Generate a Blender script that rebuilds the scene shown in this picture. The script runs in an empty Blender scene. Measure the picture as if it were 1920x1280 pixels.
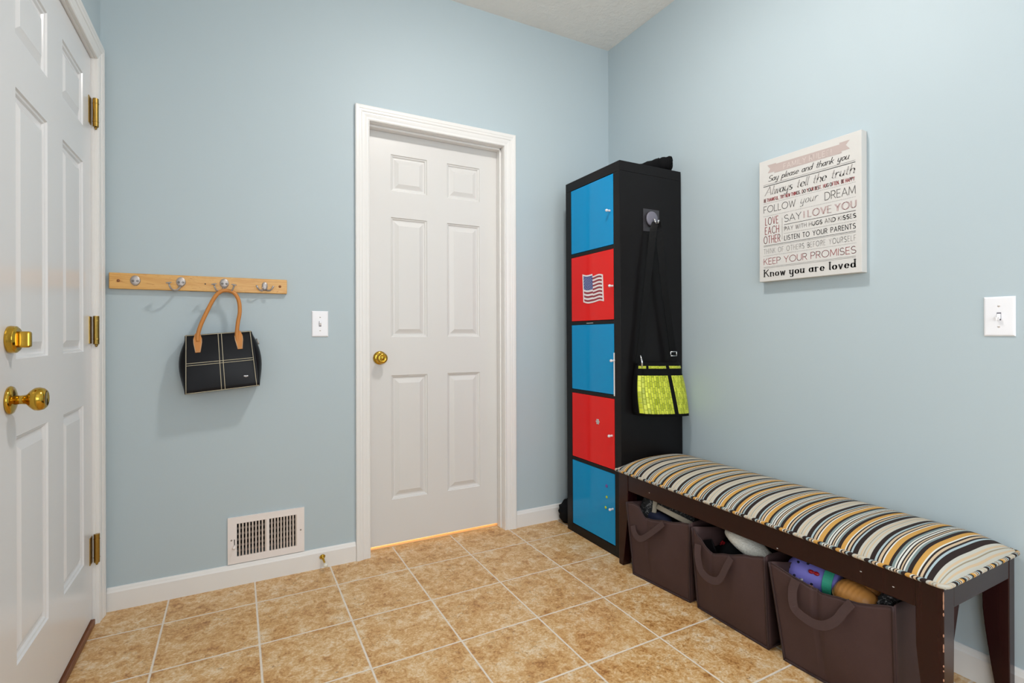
import bpy, bmesh, math, random
from mathutils import Vector, Matrix
from math import sin, cos, pi, radians as rad

scene = bpy.context.scene
COL = scene.collection

# ---------------------------------------------------------------- camera
FPX, PCX, PCY = 958.5, 952.31, 624.94
YAW, ROLL = 0.48595, -0.0026
CAM = Vector((-1.9635, -2.4228, 1.0470))
_f = Vector((sin(YAW), cos(YAW), 0.0))
_r0 = Vector((cos(YAW), -sin(YAW), 0.0))
_u0 = _r0.cross(_f)
_r = cos(ROLL) * _r0 + sin(ROLL) * _u0
_u = -sin(ROLL) * _r0 + cos(ROLL) * _u0
cam_data = bpy.data.cameras.new('camera')
cam_data.sensor_width = 36.0
cam_data.lens = FPX / 1920 * 36.0
cam_data.shift_x = (960 - PCX) / 1920
cam_data.shift_y = (PCY - 640) / 1920
cam_data.clip_start = 0.02
cam = bpy.data.objects.new('camera', cam_data)
COL.objects.link(cam)
cam.matrix_world = Matrix(((_r.x, _u.x, -_f.x, CAM.x), (_r.y, _u.y, -_f.y, CAM.y),
                           (_r.z, _u.z, -_f.z, CAM.z), (0, 0, 0, 1)))
scene.camera = cam


def at(px, py, ax, val):
    """point of the place seen at a photo pixel, on the plane axis = val"""
    v = (px - PCX) / FPX * _r - (py - PCY) / FPX * _u + _f
    return CAM + v * ((val - CAM[ax]) / v[ax])


# ---------------------------------------------------------------- light and exposure
vs = scene.view_settings
vs.view_transform = 'Standard'
vs.look = 'None'
vs.gamma = 1.0
vs.use_curve_mapping = False
vs.exposure = 0.33
world = bpy.data.worlds.new('sky')
scene.world = world
world.use_nodes = True
wn = world.node_tree
bg = wn.nodes['Background']
bg.inputs['Color'].default_value = (0.80, 0.90, 1.0, 1)
bg.inputs['Strength'].default_value = 1.0

LAMP_E = 165.0          # ceiling lamp dome
LEFT_FILL_W = 31.0        # area fill added at an unseen left window
REAR_FILL_W = 30.0       # area fill added at an unseen rear window
HALL_W = 110.0


def area(name, loc, target, sx, sy, power, color):
    d = bpy.data.lights.new(name, 'AREA')
    d.shape = 'RECTANGLE'
    d.size, d.size_y, d.energy, d.color = sx, sy, power, color
    o = bpy.data.objects.new(name, d)
    COL.objects.link(o)
    o.location = loc
    o.rotation_euler = (Vector(target) - Vector(loc)).to_track_quat('-Z', 'Y').to_euler()
    return o


area('window_fill', (-2.56, -3.55, 1.40), (0.0, -3.0, 1.25), 1.5, 1.7, LEFT_FILL_W, (0.94, 0.97, 1.0))  # fill lamp added out of view to brighten the right wall
area('window_fill', (-1.3, -4.62, 1.45), (-1.0, 0, 1.2), 1.9, 1.5, REAR_FILL_W, (0.94, 0.97, 1.0))  # second added fill, lifts the lower door and faces turned to the camera


# ---------------------------------------------------------------- materials
def lin(c):
    return tuple(((x / 255) / 12.92 if x / 255 <= 0.04045 else ((x / 255 + 0.055) / 1.055) ** 2.4) for x in c)


class NT:
    def __init__(s, name):
        s.m = bpy.data.materials.new(name)
        s.m.use_nodes = True
        s.t = s.m.node_tree
        s.b = s.t.nodes['Principled BSDF']

    def n(s, kind, **kw):
        nd = s.t.nodes.new(kind)
        for k, v in kw.items():
            if k.startswith('i_'):
                key = k[2:]
                key = int(key) if key.isdigit() else key.replace('_', ' ')
                s.put(nd.inputs[key], v)
            else:
                setattr(nd, k, v)
        return nd

    def put(s, sock, v):
        if isinstance(v, bpy.types.NodeSocket):
            s.t.links.new(v, sock)
        elif isinstance(v, (tuple, list)) and len(v) == 3 and sock.type == 'RGBA':
            sock.default_value = (*v, 1)
        else:
            sock.default_value = v

    def math(s, op, a, b=0.0, c=None):
        nd = s.n('ShaderNodeMath', operation=op)
        s.put(nd.inputs[0], a)
        s.put(nd.inputs[1], b)
        if c is not None:
            s.put(nd.inputs[2], c)
        return nd.outputs[0]

    def mix(s, fac, a, b, blend='MIX'):
        nd = s.n('ShaderNodeMix', data_type='RGBA', blend_type=blend)
        s.put(nd.inputs[0], fac)
        s.put(nd.inputs[6], a)
        s.put(nd.inputs[7], b)
        return nd.outputs[2]

    def obj(s):
        return s.n('ShaderNodeTexCoord').outputs['Object']

    def noise(s, scale, detail=3, rough=0.55, vec=None, dist=0.0):
        nd = s.n('ShaderNodeTexNoise', i_Scale=scale, i_Detail=detail, i_Roughness=rough, i_Distortion=dist)
        s.put(nd.inputs['Vector'], vec if vec is not None else s.obj())
        return nd.outputs['Fac']

    def ramp(s, fac, stops, mode='LINEAR'):
        nd = s.n('ShaderNodeValToRGB')
        cr = nd.color_ramp
        cr.interpolation = mode
        while len(cr.elements) < len(stops):
            cr.elements.new(0.5)
        for e, (p, c) in zip(cr.elements, stops):
            e.position = p
            e.color = (*c, 1) if len(c) == 3 else c
        s.put(nd.inputs[0], fac)
        return nd.outputs[0]

    def bump(s, h, strength=0.3, dist=0.002):
        nd = s.n('ShaderNodeBump', i_Strength=strength, i_Distance=dist)
        s.put(nd.inputs['Height'], h)
        s.put(s.b.inputs['Normal'], nd.outputs[0])

    def set(s, col=None, rough=None, metal=None, spec=None, **kw):
        if col is not None:
            s.put(s.b.inputs['Base Color'], col)
        if rough is not None:
            s.put(s.b.inputs['Roughness'], rough)
        if metal is not None:
            s.put(s.b.inputs['Metallic'], metal)
        if spec is not None:
            s.put(s.b.inputs['Specular IOR Level'], spec)
        for k, v in kw.items():
            s.put(s.b.inputs[k.replace('_', ' ')], v)
        return s.m


def plain(name, rgb, rough=0.5, metal=0.0, spec=0.5, var=0.06, vscale=12, bump=0.0, bscale=200, **kw):
    """a procedural surface: colour with slight mottling, optional fine bump"""
    t = NT(name)
    c = lin(rgb)
    nz = t.noise(vscale, 3)
    dark = tuple(x * (1 - var) for x in c)
    lite = tuple(min(1, x * (1 + var)) for x in c)
    col = t.mix(nz, dark, lite)
    if bump:
        t.bump(t.noise(bscale, 2), bump, 0.001)
    return t.set(col, rough, metal, spec, **kw)


M = {}
M['wall'] = plain('blue_wall_paint', (183, 197, 203), 0.5, spec=0.28, var=0.02, vscale=1.5, bump=0.12, bscale=160)
M['white_trim'] = plain('white_trim_paint', (234, 232, 229), 0.32, var=0.01)
M['white_door'] = plain('white_door_paint', (220, 218, 215), 0.34, var=0.012, vscale=3)
M['white_door_gloss'] = plain('white_gloss_paint', (226, 226, 227), 0.22, var=0.012, vscale=3)
M['white_plastic'] = plain('white_plastic', (242, 242, 246), 0.3, var=0.01)
M['white_metal'] = plain('white_enamel', (238, 230, 226), 0.4, var=0.02)
M['vent_slat'] = plain('shaded_enamel', (206, 192, 182), 0.45, var=0.03)  # shade on the slats put into a darker copy of the enamel
M['dark_gap'] = plain('dark_cavity', (38, 34, 32), 0.9)
M['damper'] = plain('grey_damper_metal', (150, 138, 128), 0.5)
M['brass'] = plain('polished_brass', (200, 160, 62), 0.14, metal=1.0, var=0.05, vscale=30)
M['old_brass'] = plain('aged_brass', (168, 138, 72), 0.28, metal=1.0, var=0.2, vscale=60)
M['nickel'] = plain('satin_nickel', (184, 176, 172), 0.46, metal=0.85, var=0.06, vscale=60)
M['chrome'] = plain('chrome', (225, 225, 228), 0.1, metal=1.0, var=0.01)
M['dark_screw'] = plain('dark_screw', (70, 66, 62), 0.5, metal=0.6)
M['rubber'] = plain('white_rubber', (232, 228, 215), 0.5)
M['black_wood'] = plain('black_brown_veneer', (20, 18, 19), 0.30, spec=0.18, var=0.15, vscale=6)
M['blue_gloss'] = plain('glossy_blue_front', (0, 146, 206), 0.10, spec=0.22, var=0.02, vscale=2)
M['red_gloss'] = plain('glossy_red_front', (232, 30, 26), 0.10, spec=0.22, var=0.02, vscale=2)
M['black_leather'] = plain('black_leather', (10, 9, 13), 0.34, spec=0.2, var=0.2, vscale=20, bump=0.15, bscale=500)
M['tan_leather'] = plain('tan_leather', (196, 128, 58), 0.45, var=0.12, vscale=30)
M['stitch'] = plain('cream_thread', (196, 186, 160), 0.7)
M['black_fabric'] = plain('black_fabric', (12, 12, 14), 0.85, spec=0.15, var=0.3, vscale=30, bump=0.3, bscale=400)
M['black_web'] = plain('black_webbing', (9, 9, 10), 0.6, spec=0.15, var=0.2)
M['tote'] = plain('brown_tote_fabric', (72, 53, 52), 0.60, spec=0.26, var=0.16, vscale=9, bump=0.25, bscale=700)
M['tote_trim'] = plain('brown_tote_binding', (58, 43, 43), 0.6, spec=0.26, var=0.1, vscale=40)
M['tote_strap'] = plain('brown_webbing', (74, 56, 54), 0.6, spec=0.26, var=0.1, vscale=60, bump=0.3, bscale=900)
M['canvas'] = plain('cream_canvas', (212, 210, 206), 0.75, var=0.02, vscale=30, bump=0.25, bscale=1500)
M['canvas_edge'] = plain('cream_canvas_edge', (214, 208, 196), 0.75, var=0.02)
M['ink_black'] = plain('black_ink', (52, 50, 50), 0.8)
M['ink_soft'] = plain('charcoal_ink', (96, 92, 90), 0.8)
M['ink_grey'] = plain('grey_ink', (164, 160, 157), 0.8)
M['ink_red'] = plain('red_ink', (152, 62, 66), 0.8)
M['ink_taupe'] = plain('taupe_ink', (188, 172, 167), 0.8)
M['ink_pale'] = plain('pale_ink', (222, 214, 208), 0.8)
M['flag_white'] = plain('sticker_white', (238, 232, 232), 0.4)
M['flag_red'] = plain('sticker_red', (150, 40, 52), 0.4)
M['flag_blue'] = plain('sticker_blue', (42, 66, 140), 0.4)
M['knob_clear'] = plain('clear_white_knob', (226, 224, 226), 0.12, var=0.01)
M['paper'] = plain('white_paper', (236, 236, 236), 0.7)
M['clear_film'] = plain('grey_film', (58, 56, 60), 0.3)
M['grey_disc'] = plain('grey_rubber', (112, 110, 122), 0.45)
M['purple'] = plain('purple_foam', (146, 138, 230), 0.5, var=0.05)
M['teal'] = plain('teal_foam', (66, 184, 150), 0.5)
M['red_plastic'] = plain('red_plastic', (186, 26, 36), 0.3)
M['silver_charm'] = plain('silver_charm', (206, 204, 204), 0.3, metal=0.5)
M['orange_charm'] = plain('orange_charm', (222, 150, 84), 0.4)
M['hole'] = plain('dark_hole', (24, 24, 50), 0.9)
M['tan_shoe'] = plain('tan_shoe_leather', (228, 156, 80), 0.42, var=0.12, vscale=40)
M['tan_lining'] = plain('tan_lining', (190, 150, 100), 0.6, var=0.1)
M['sole'] = plain('cream_rubber_sole', (196, 182, 160), 0.6, var=0.08, vscale=60)
M['navy'] = plain('navy_canvas', (40, 44, 72), 0.7)
M['white_toe'] = plain('white_rubber_toe', (222, 222, 222), 0.5)
M['blue_cloth'] = plain('blue_cloth', (70, 84, 150), 0.7)
M['yellow_dot'] = plain('yellow_green_dot', (190, 205, 40), 0.4)
M['violet_dot'] = plain('violet_dot', (110, 84, 160), 0.4)
M['ceiling'] = None
M['lamp_white'] = plain('lamp_base_white', (235, 233, 228), 0.4)


def mat_ceiling():
    t = NT('knockdown_ceiling')
    a = t.noise(28, 4, 0.6)
    b = t.ramp(a, [(0.42, (0, 0, 0)), (0.6, (1, 1, 1))])
    t.bump(b, 0.35, 0.004)
    col = t.mix(t.noise(9, 2), lin((238, 235, 230)), lin((244, 241, 236)))
    return t.set(col, 0.85, spec=0.2)


M['ceiling'] = mat_ceiling()


def mat_floor():
    t = NT('tan_ceramic_tile')
    mp = t.n('ShaderNodeMapping', vector_type='TEXTURE')
    t.put(mp.inputs['Vector'], t.obj())
    mp.inputs['Location'].default_value = (-2.206, -0.2023, 0)
    mp.inputs['Rotation'].default_value = (0, 0, 0.0032)
    mp.inputs['Scale'].default_value = (0.3041, 0.3041, 0.3041)
    sp = t.n('ShaderNodeSeparateXYZ')
    t.put(sp.inputs[0], mp.outputs[0])
    fx, fy = t.math('FRACT', sp.outputs[0]), t.math('FRACT', sp.outputs[1])
    ex = t.math('MINIMUM', fx, t.math('SUBTRACT', 1.0, fx))
    ey = t.math('MINIMUM', fy, t.math('SUBTRACT', 1.0, fy))
    e = t.math('MINIMUM', ex, ey)
    wob = t.math('MULTIPLY', t.math('SUBTRACT', t.noise(40, 2), 0.5), 0.006)
    e = t.math('ADD', e, wob)
    grout = t.ramp(e, [(0.0085, (1, 1, 1)), (0.0125, (0, 0, 0))])
    # a different piece of pattern on each tile
    cell = t.n('ShaderNodeCombineXYZ')
    t.put(cell.inputs[0], t.math('FLOOR', sp.outputs[0]))
    t.put(cell.inputs[1], t.math('FLOOR', sp.outputs[1]))
    wnz = t.n('ShaderNodeTexWhiteNoise', noise_dimensions='3D')
    t.put(wnz.inputs['Vector'], cell.outputs[0])
    off = t.n('ShaderNodeVectorMath', operation='MULTIPLY_ADD')
    t.put(off.inputs[0], wnz.outputs['Color'])
    off.inputs[1].default_value = (7, 7, 7)
    t.put(off.inputs[2], t.obj())
    v = off.outputs[0]
    big = t.noise(11, 5, 0.62, v, 0.4)
    mid = t.noise(38, 6, 0.68, v, 0.8)
    fine = t.noise(150, 4, 0.7, v)
    mott = t.math('ADD', t.math('MULTIPLY', big, 0.30), t.math('ADD', t.math('MULTIPLY', mid, 0.42), t.math('MULTIPLY', fine, 0.28)))
    col = t.ramp(mott, [(0.38, lin((150, 100, 52))), (0.45, lin((196, 147, 89))), (0.505, lin((211, 170, 116))),
                        (0.55, lin((222, 191, 148))), (0.61, lin((231, 212, 184)))])
    sm = t.noise(9, 3, 0.6, v)
    speck = t.math('MULTIPLY', t.ramp(t.noise(85, 5, 0.75, v, 1.2), [(0.56, (0, 0, 0)), (0.64, (1, 1, 1))]),
                   t.ramp(sm, [(0.49, (0, 0, 0)), (0.57, (1, 1, 1))]))
    col = t.mix(t.math('MULTIPLY', speck, 0.7), col, lin((112, 82, 60)))
    gcol = t.mix(t.noise(60, 3), lin((216, 202, 186)), lin((238, 228, 214)))
    col = t.mix(grout, col, gcol)
    h = t.math('SUBTRACT', t.math('MULTIPLY', mott, 0.25), grout)
    t.bump(h, 0.5, 0.002)
    rough = t.math('ADD', 0.36, t.math('MULTIPLY', grout, 0.4))
    return t.set(col, rough, spec=0.4)


M['floor'] = mat_floor()


def mat_wood(name, a, b, dark, rough=0.4, axis=0, scale=1.0, spec=0.5):
    t = NT(name)
    mp = t.n('ShaderNodeMapping')
    t.put(mp.inputs['Vector'], t.obj())
    sc = [22.0 * scale] * 3
    sc[axis] = 1.6 * scale
    mp.inputs['Scale'].default_value = sc
    g = t.noise(1.0, 5, 0.6, mp.outputs[0], 0.8)
    w = t.math('FRACT', t.math('MULTIPLY', g, 7.0))
    w = t.math('ABSOLUTE', t.math('SUBTRACT', w, 0.5))
    col = t.ramp(w, [(0.0, lin(b)), (0.3, lin(a)), (0.47, lin(a)), (0.5, lin(dark))])
    return t.set(col, rough, spec=spec)


M['pine'] = mat_wood('honey_pine', (220, 170, 96), (208, 152, 78), (186, 124, 56), 0.35)
M['pine_plug'] = plain('brown_wood_plug', (140, 88, 48), 0.5)
M['threshold'] = mat_wood('oak_threshold', (128, 78, 46), (108, 62, 36), (74, 42, 26), 0.45, axis=1)
M['hall_wood'] = mat_wood('hall_oak_floor', (232, 190, 138), (222, 176, 122), (190, 140, 90), 0.4)
M['hall_wall'] = plain('hall_wall_paint', (225, 205, 175), 0.7)


def mat_dark_wood():
    t = NT('espresso_wood')
    mp = t.n('ShaderNodeMapping')
    t.put(mp.inputs['Vector'], t.obj())
    mp.inputs['Scale'].default_value = (30, 30, 2)
    g = t.noise(1.0, 5, 0.6, mp.outputs[0], 0.5)
    col = t.mix(g, lin((26, 9, 10)), lin((48, 16, 17)))
    return t.set(col, 0.24, spec=0.34)


M['espresso'] = mat_dark_wood()
M['chip'] = plain('bare_wood_chip', (186, 138, 112), 0.7)

BR, LB, PE, WH, GO, GB, CR = ((46, 36, 34), (166, 182, 186), (200, 176, 146), (216, 214, 206), (200, 152, 80), (124, 140, 140), (190, 187, 176))
STR = [(0.0, CR), (0.035, PE), (0.055, CR), (0.072, (150, 138, 116)), (0.085, CR), (0.112, PE), (0.132, CR),
       (0.175, BR), (0.24, LB), (0.27, BR), (0.292, PE), (0.325, BR), (0.345, WH), (0.365, GO), (0.44, BR),
       (0.48, GB), (0.515, WH), (0.535, BR), (0.55, WH), (0.575, BR), (0.595, PE), (0.615, BR), (0.632, WH),
       (0.65, GB), (0.68, BR), (0.735, GO), (0.80, WH), (0.82, BR), (0.84, PE), (0.872, BR), (0.895, LB), (0.925, BR)]


def mat_stripes(name, piping):
    t = NT(name)
    sp = t.n('ShaderNodeSeparateXYZ')
    t.put(sp.inputs[0], t.n('ShaderNodeNewGeometry').outputs['Position'])
    x, y = sp.outputs[0], sp.outputs[1]
    if piping:
        v = t.math('ADD', x, y)
        per, o = 0.1725, -1.2
    else:
        v = t.math('ADD', y, t.math('MULTIPLY', t.math('SUBTRACT', t.noise(5, 1), 0.5), 0.012))
        per, o = 0.1725, -0.758
    f = t.math('FRACT', t.math('DIVIDE', t.math('SUBTRACT', o, v), per))
    col = t.ramp(f, [(p, lin(c)) for p, c in STR], 'CONSTANT')
    t.bump(t.noise(900, 1), 0.2, 0.0006)
    return t.set(col, 0.75, spec=0.15)


M['stripe'] = mat_stripes('striped_upholstery', False)
M['stripe_pipe'] = mat_stripes('striped_piping', True)


def mat_green_weave():
    t = NT('lime_woven_foil')
    uv = t.n('ShaderNodeTexCoord').outputs['UV']
    sp = t.n('ShaderNodeSeparateXYZ')
    t.put(sp.inputs[0], uv)
    u, v = sp.outputs[0], sp.outputs[1]
    cu = t.math('MULTIPLY', u, 13.0)
    par = t.math('FRACT', t.math('MULTIPLY', t.math('FLOOR', cu), 0.5))
    cv = t.math('ADD', t.math('MULTIPLY', v, 7.0), t.math('MULTIPLY', par, 0.6))
    fu = t.math('ABSOLUTE', t.math('SUBTRACT', t.math('FRACT', cu), 0.5))
    fv = t.math('ABSOLUTE', t.math('SUBTRACT', t.math('FRACT', cv), 0.5))
    edge = t.math('MAXIMUM', t.ramp(fu, [(0.36, (0, 0, 0)), (0.5, (1, 1, 1))]), t.ramp(fv, [(0.44, (0, 0, 0)), (0.5, (1, 1, 1))]))
    cell = t.n('ShaderNodeCombineXYZ')
    t.put(cell.inputs[0], t.math('FLOOR', cu))
    t.put(cell.inputs[1], t.math('FLOOR', cv))
    wnz = t.n('ShaderNodeTexWhiteNoise', noise_dimensions='3D')
    t.put(wnz.inputs['Vector'], cell.outputs[0])
    base = t.mix(wnz.outputs['Value'], lin((160, 172, 12)), lin((226, 232, 70)))
    col = t.mix(edge, base, lin((104, 118, 10)))
    t.bump(t.math('SUBTRACT', 1.0, edge), 0.6, 0.002)
    return t.set(col, 0.35)


M['lime'] = mat_green_weave()


def mat_zebra():
    t = NT('black_white_print')
    f = t.noise(55, 4, 0.7, None, 2.0)
    col = t.ramp(f, [(0.50, lin((16, 16, 18))), (0.56, lin((34, 33, 35))), (0.62, lin((150, 146, 144))), (0.68, lin((20, 20, 22)))])
    return t.set(col, 0.7)


M['zebra'] = mat_zebra()


def mat_knit():
    t = NT('cream_knit')
    w = t.n('ShaderNodeTexVoronoi', i_Scale=190.0)
    t.put(w.inputs['Vector'], t.obj())
    t.bump(w.outputs['Distance'], 0.7, 0.003)
    col = t.mix(w.outputs['Distance'], lin((250, 246, 236)), lin((228, 222, 208)))
    return t.set(col, 0.9, spec=0.1)


M['knit'] = mat_knit()


def mat_lamp():
    t = NT('lit_lamp_glass')
    t.set(lin((250, 245, 235)), 0.4)
    t.b.inputs['Emission Color'].default_value = (1.0, 0.96, 0.92, 1)
    t.b.inputs['Emission Strength'].default_value = LAMP_E
    return t.m


M['lamp'] = mat_lamp()


# ---------------------------------------------------------------- mesh builder
WLOC = {}


class MB:
    def __init__(s):
        s.v, s.f, s.uv = [], [], {}

    def add(s, vs, fs):
        k = len(s.v)
        s.v += [Vector(p) for p in vs]
        s.f += [tuple(i + k for i in f) for f in fs]
        return k

    def box(s, x0, x1, y0, y1, z0, z1):
        x0, x1 = sorted((x0, x1)); y0, y1 = sorted((y0, y1)); z0, z1 = sorted((z0, z1))
        s.add([(x0, y0, z0), (x1, y0, z0), (x1, y1, z0), (x0, y1, z0), (x0, y0, z1), (x1, y0, z1), (x1, y1, z1), (x0, y1, z1)],
              [(0, 3, 2, 1), (4, 5, 6, 7), (0, 1, 5, 4), (1, 2, 6, 5), (2, 3, 7, 6), (3, 0, 4, 7)])
        return s

    def tube(s, path, r, n=12, caps=True, flat=None):
        path = [Vector(p) for p in path]
        rs = r if isinstance(r, (list, tuple)) else [r] * len(path)
        up = None
        vs, fs = [], []
        for i, p in enumerate(path):
            t = (path[min(i + 1, len(path) - 1)] - path[max(i - 1, 0)]).normalized()
            if up is None:
                up = Vector((0, 0, 1)) if abs(t.z) < 0.9 else Vector((0, 1, 0))
            a = t.cross(up).normalized()
            b = a.cross(t).normalized()
            up = b
            for k in range(n):
                an = 2 * pi * k / n
                ka = 1.0 if flat is None else flat
                vs.append(p + a * cos(an) * rs[i] + b * sin(an) * rs[i] * ka)
        for i in range(len(path) - 1):
            for k in range(n):
                k2 = (k + 1) % n
                fs.append((i * n + k, i * n + k2, (i + 1) * n + k2, (i + 1) * n + k))
        if caps:
            fs.append(tuple(range(n - 1, -1, -1)))
            fs.append(tuple(range((len(path) - 1) * n, len(path) * n)))
        s.add(vs, fs)
        return s

    def lathe(s, prof, origin, axis, n=28):
        """profile of (radius, distance along axis)"""
        ax = Vector(axis).normalized()
        h = Vector((0, 0, 1)) if abs(ax.z) < 0.9 else Vector((1, 0, 0))
        a = ax.cross(h).normalized()
        b = ax.cross(a)
        o = Vector(origin)
        vs = []
        for r, d in prof:
            for k in range(n):
                an = 2 * pi * k / n
                vs.append(o + ax * d + (a * cos(an) + b * sin(an)) * max(r, 1e-5))
        fs = []
        for i in range(len(prof) - 1):
            for k in range(n):
                k2 = (k + 1) % n
                fs.append((i * n + k, (i + 1) * n + k, (i + 1) * n + k2, i * n + k2))
        fs.append(tuple(range(n)))
        fs.append(tuple(range((len(prof) - 1) * n + n - 1, (len(prof) - 1) * n - 1, -1)))
        s.add(vs, fs)
        return s

    def grid(s, fn, nu, nv, closed_u=False):
        vs = [fn(i / nu if closed_u else i / (nu - 1), j / (nv - 1)) for j in range(nv) for i in range(nu)]
        fs = []
        for j in range(nv - 1):
            for i in range(nu if closed_u else nu - 1):
                i2 = (i + 1) % nu
                fs.append((j * nu + i, j * nu + i2, (j + 1) * nu + i2, (j + 1) * nu + i))
        k = s.add(vs, fs)
        for j in range(nv):
            for i in range(nu):
                s.uv[k + j * nu + i] = (i / (nu - 1), j / (nv - 1))
        return s

    def prism(s, poly, fn, d0, d1):
        """extrude a 2-D outline; fn(a, b, d) gives the point"""
        n = len(poly)
        s.add([fn(a, b, d0) for a, b in poly] + [fn(a, b, d1) for a, b in poly],
              [tuple(range(n - 1, -1, -1)), tuple(range(n, 2 * n))] +
              [(i, (i + 1) % n, n + (i + 1) % n, n + i) for i in range(n)])
        return s

    def ell(s, c, r, rot=None, n=20, m=12, fn=None):
        c = Vector(c)
        R = rot or Matrix.Identity(3)

        def p(u, v):
            th, ph = 2 * pi * u, pi * (v - 0.5)
            q = Vector((cos(ph) * cos(th) * r[0], cos(ph) * sin(th) * r[1], sin(ph) * r[2]))
            if fn:
                q = fn(q)
            return c + R @ q
        s.grid(p, n, m, True)
        return s

    def build(s, name, mat, parent=None, smooth=False, bevel=0.0, seg=2, sub=0, solid=0.0, xf=None, recalc=True):
        off = WLOC.get(parent.name, Vector()) if parent else Vector()
        me = bpy.data.meshes.new(name)
        vs = [(xf @ p if xf else p) - off for p in s.v]
        me.from_pydata([tuple(p) for p in vs], [], s.f)
        if s.uv:
            ul = me.uv_layers.new(name='UVMap')
            for lp in me.loops:
                ul.data[lp.index].uv = s.uv.get(lp.vertex_index, (0, 0))
        if recalc:
            bm = bmesh.new()
            bm.from_mesh(me)
            bmesh.ops.recalc_face_normals(bm, faces=bm.faces)
            bm.to_mesh(me)
            bm.free()
        me.materials.append(mat)
        o = bpy.data.objects.new(name, me)
        COL.objects.link(o)
        if parent:
            o.parent = parent
            WLOC[o.name] = off
        else:
            WLOC[o.name] = Vector()
        if smooth:
            for p in me.polygons:
                p.use_smooth = True
        if solid:
            md = o.modifiers.new('thickness', 'SOLIDIFY')
            md.thickness = solid
            md.offset = 0
        if bevel:
            md = o.modifiers.new('bevel', 'BEVEL')
            md.width, md.segments, md.limit_method = bevel, seg, 'ANGLE'
            md.angle_limit = rad(40)
            md.harden_normals = False
        if sub:
            md = o.modifiers.new('subdivision', 'SUBSURF')
            md.levels = md.render_levels = sub
        return o


def tag(o, label, cat=None, group=None, kind=None):
    if label:
        o['label'] = label
    if cat:
        o['category'] = cat
    if group:
        o['group'] = group
    if kind:
        o['kind'] = kind
    return o


def thing(name, loc, label, cat, group=None, kind=None):
    o = bpy.data.objects.new(name, None)
    o.empty_display_size = 0.05
    COL.objects.link(o)
    o.location = loc
    WLOC[o.name] = Vector(loc)
    return tag(o, label, cat, group, kind)


def lab(o, label):
    o['label'] = label
    return o


# ---------------------------------------------------------------- room shell
H = 2.735
XL, YR = -2.42, -4.5           # left wall face, rear wall face
DX0, DX1, DH = -1.416, -0.708, 2.043   # rear door opening in the back wall
LY0, LY1, LH = -1.005, -0.093, 2.043   # opening of the entry door in the left wall

fl = MB().box(XL - 0.12, 0.12, YR - 0.12, 0.066, -0.12, 0.0).build('floor', M['floor'])
tag(fl, 'tan mottled ceramic tile floor with pale grout lines', 'floor', kind='structure')
ce = MB().box(XL - 0.12, 0.12, YR - 0.12, 0.12, H, H + 0.1).build('ceiling', M['ceiling'])
tag(ce, 'off white textured ceiling above the blue walls', 'ceiling', kind='structure')
w = MB()
w.box(XL - 0.12, -1.975, 0, 0.12, 0, H).box(-1.731, DX0 - 0.018, 0, 0.12, 0, H).box(-1.975, -1.731, 0, 0.12, 0, 0.113).box(-1.975, -1.731, 0, 0.12, 0.262, H).box(DX1 + 0.018, 0.12, 0, 0.12, 0, H).box(DX0 - 0.018, DX1 + 0.018, 0, 0.12, DH + 0.018, H)
tag(w.build('wall_back', M['wall']), 'pale blue painted wall around the closed white door', 'wall', kind='structure')
w = MB().box(0, 0.12, YR - 0.12, 0, 0, H)
tag(w.build('wall_right', M['wall']), 'pale blue painted wall behind the striped bench', 'wall', kind='structure')
w = MB()
w.box(XL - 0.12, XL, LY1 + 0.018, 0, 0, H).box(XL - 0.12, XL, YR, -4.30, 0, H).box(XL - 0.12, XL, -2.80, LY0 - 0.018, 0, H).box(XL - 0.12, XL, -4.30, -2.80, 0, 0.55).box(XL - 0.12, XL, -4.30, -2.80, 2.25, H).box(XL - 0.12, XL, LY0 - 0.018, LY1 + 0.018, LH + 0.018, H)
tag(w.build('wall_left', M['wall']), 'pale blue painted wall holding the white entry door', 'wall', kind='structure')
w = MB()
WX0, WX1, WZ0, WZ1 = -2.2, -0.4, 0.75, 2.15
w.box(XL - 0.12, WX0, YR - 0.12, YR, 0, H).box(WX1, 0.12, YR - 0.12, YR, 0, H).box(WX0, WX1, YR - 0.12, YR, 0, WZ0).box(WX0, WX1, YR - 0.12, YR, WZ1, H)
tag(w.build('wall_rear', M['wall']), 'pale blue painted wall with an added window behind the camera', 'wall', kind='structure')
w = MB()
for a, b, c, d in ((WX0, WX0 + 0.05, WZ0, WZ1), (WX1 - 0.05, WX1, WZ0, WZ1), (WX0, WX1, WZ0, WZ0 + 0.05), (WX0, WX1, WZ1 - 0.05, WZ1),
                   (-1.32, -1.28, WZ0, WZ1)):
    w.box(a, b, YR - 0.08, YR - 0.02, c, d)
tag(w.build('added_window_1', M['white_trim']), 'white framed window added for fill light in the wall behind the camera', 'window', kind='structure')  # unseen window, added as an opening for the rear fill


w = MB()
for a, b, c, d in ((-4.30, -4.25, 0.55, 2.25), (-2.85, -2.80, 0.55, 2.25), (-4.25, -2.85, 0.55, 0.60), (-4.25, -2.85, 2.20, 2.25), (-3.57, -3.53, 0.60, 2.20)):
    w.box(XL - 0.08, XL - 0.02, a, b, c, d)
tag(w.build('added_window_2', M['white_trim']), 'white framed window added for fill light in the left wall behind the camera', 'window', kind='structure')  # unseen window, added as an opening for the left fill


def base_prof(y_out=0.0125, h=0.087):
    return [(0, 0), (y_out, 0), (y_out, h * 0.80), (y_out * 0.75, h * 0.87), (y_out * 0.6, h * 0.95), (y_out * 0.35, h), (0, h)]


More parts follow.
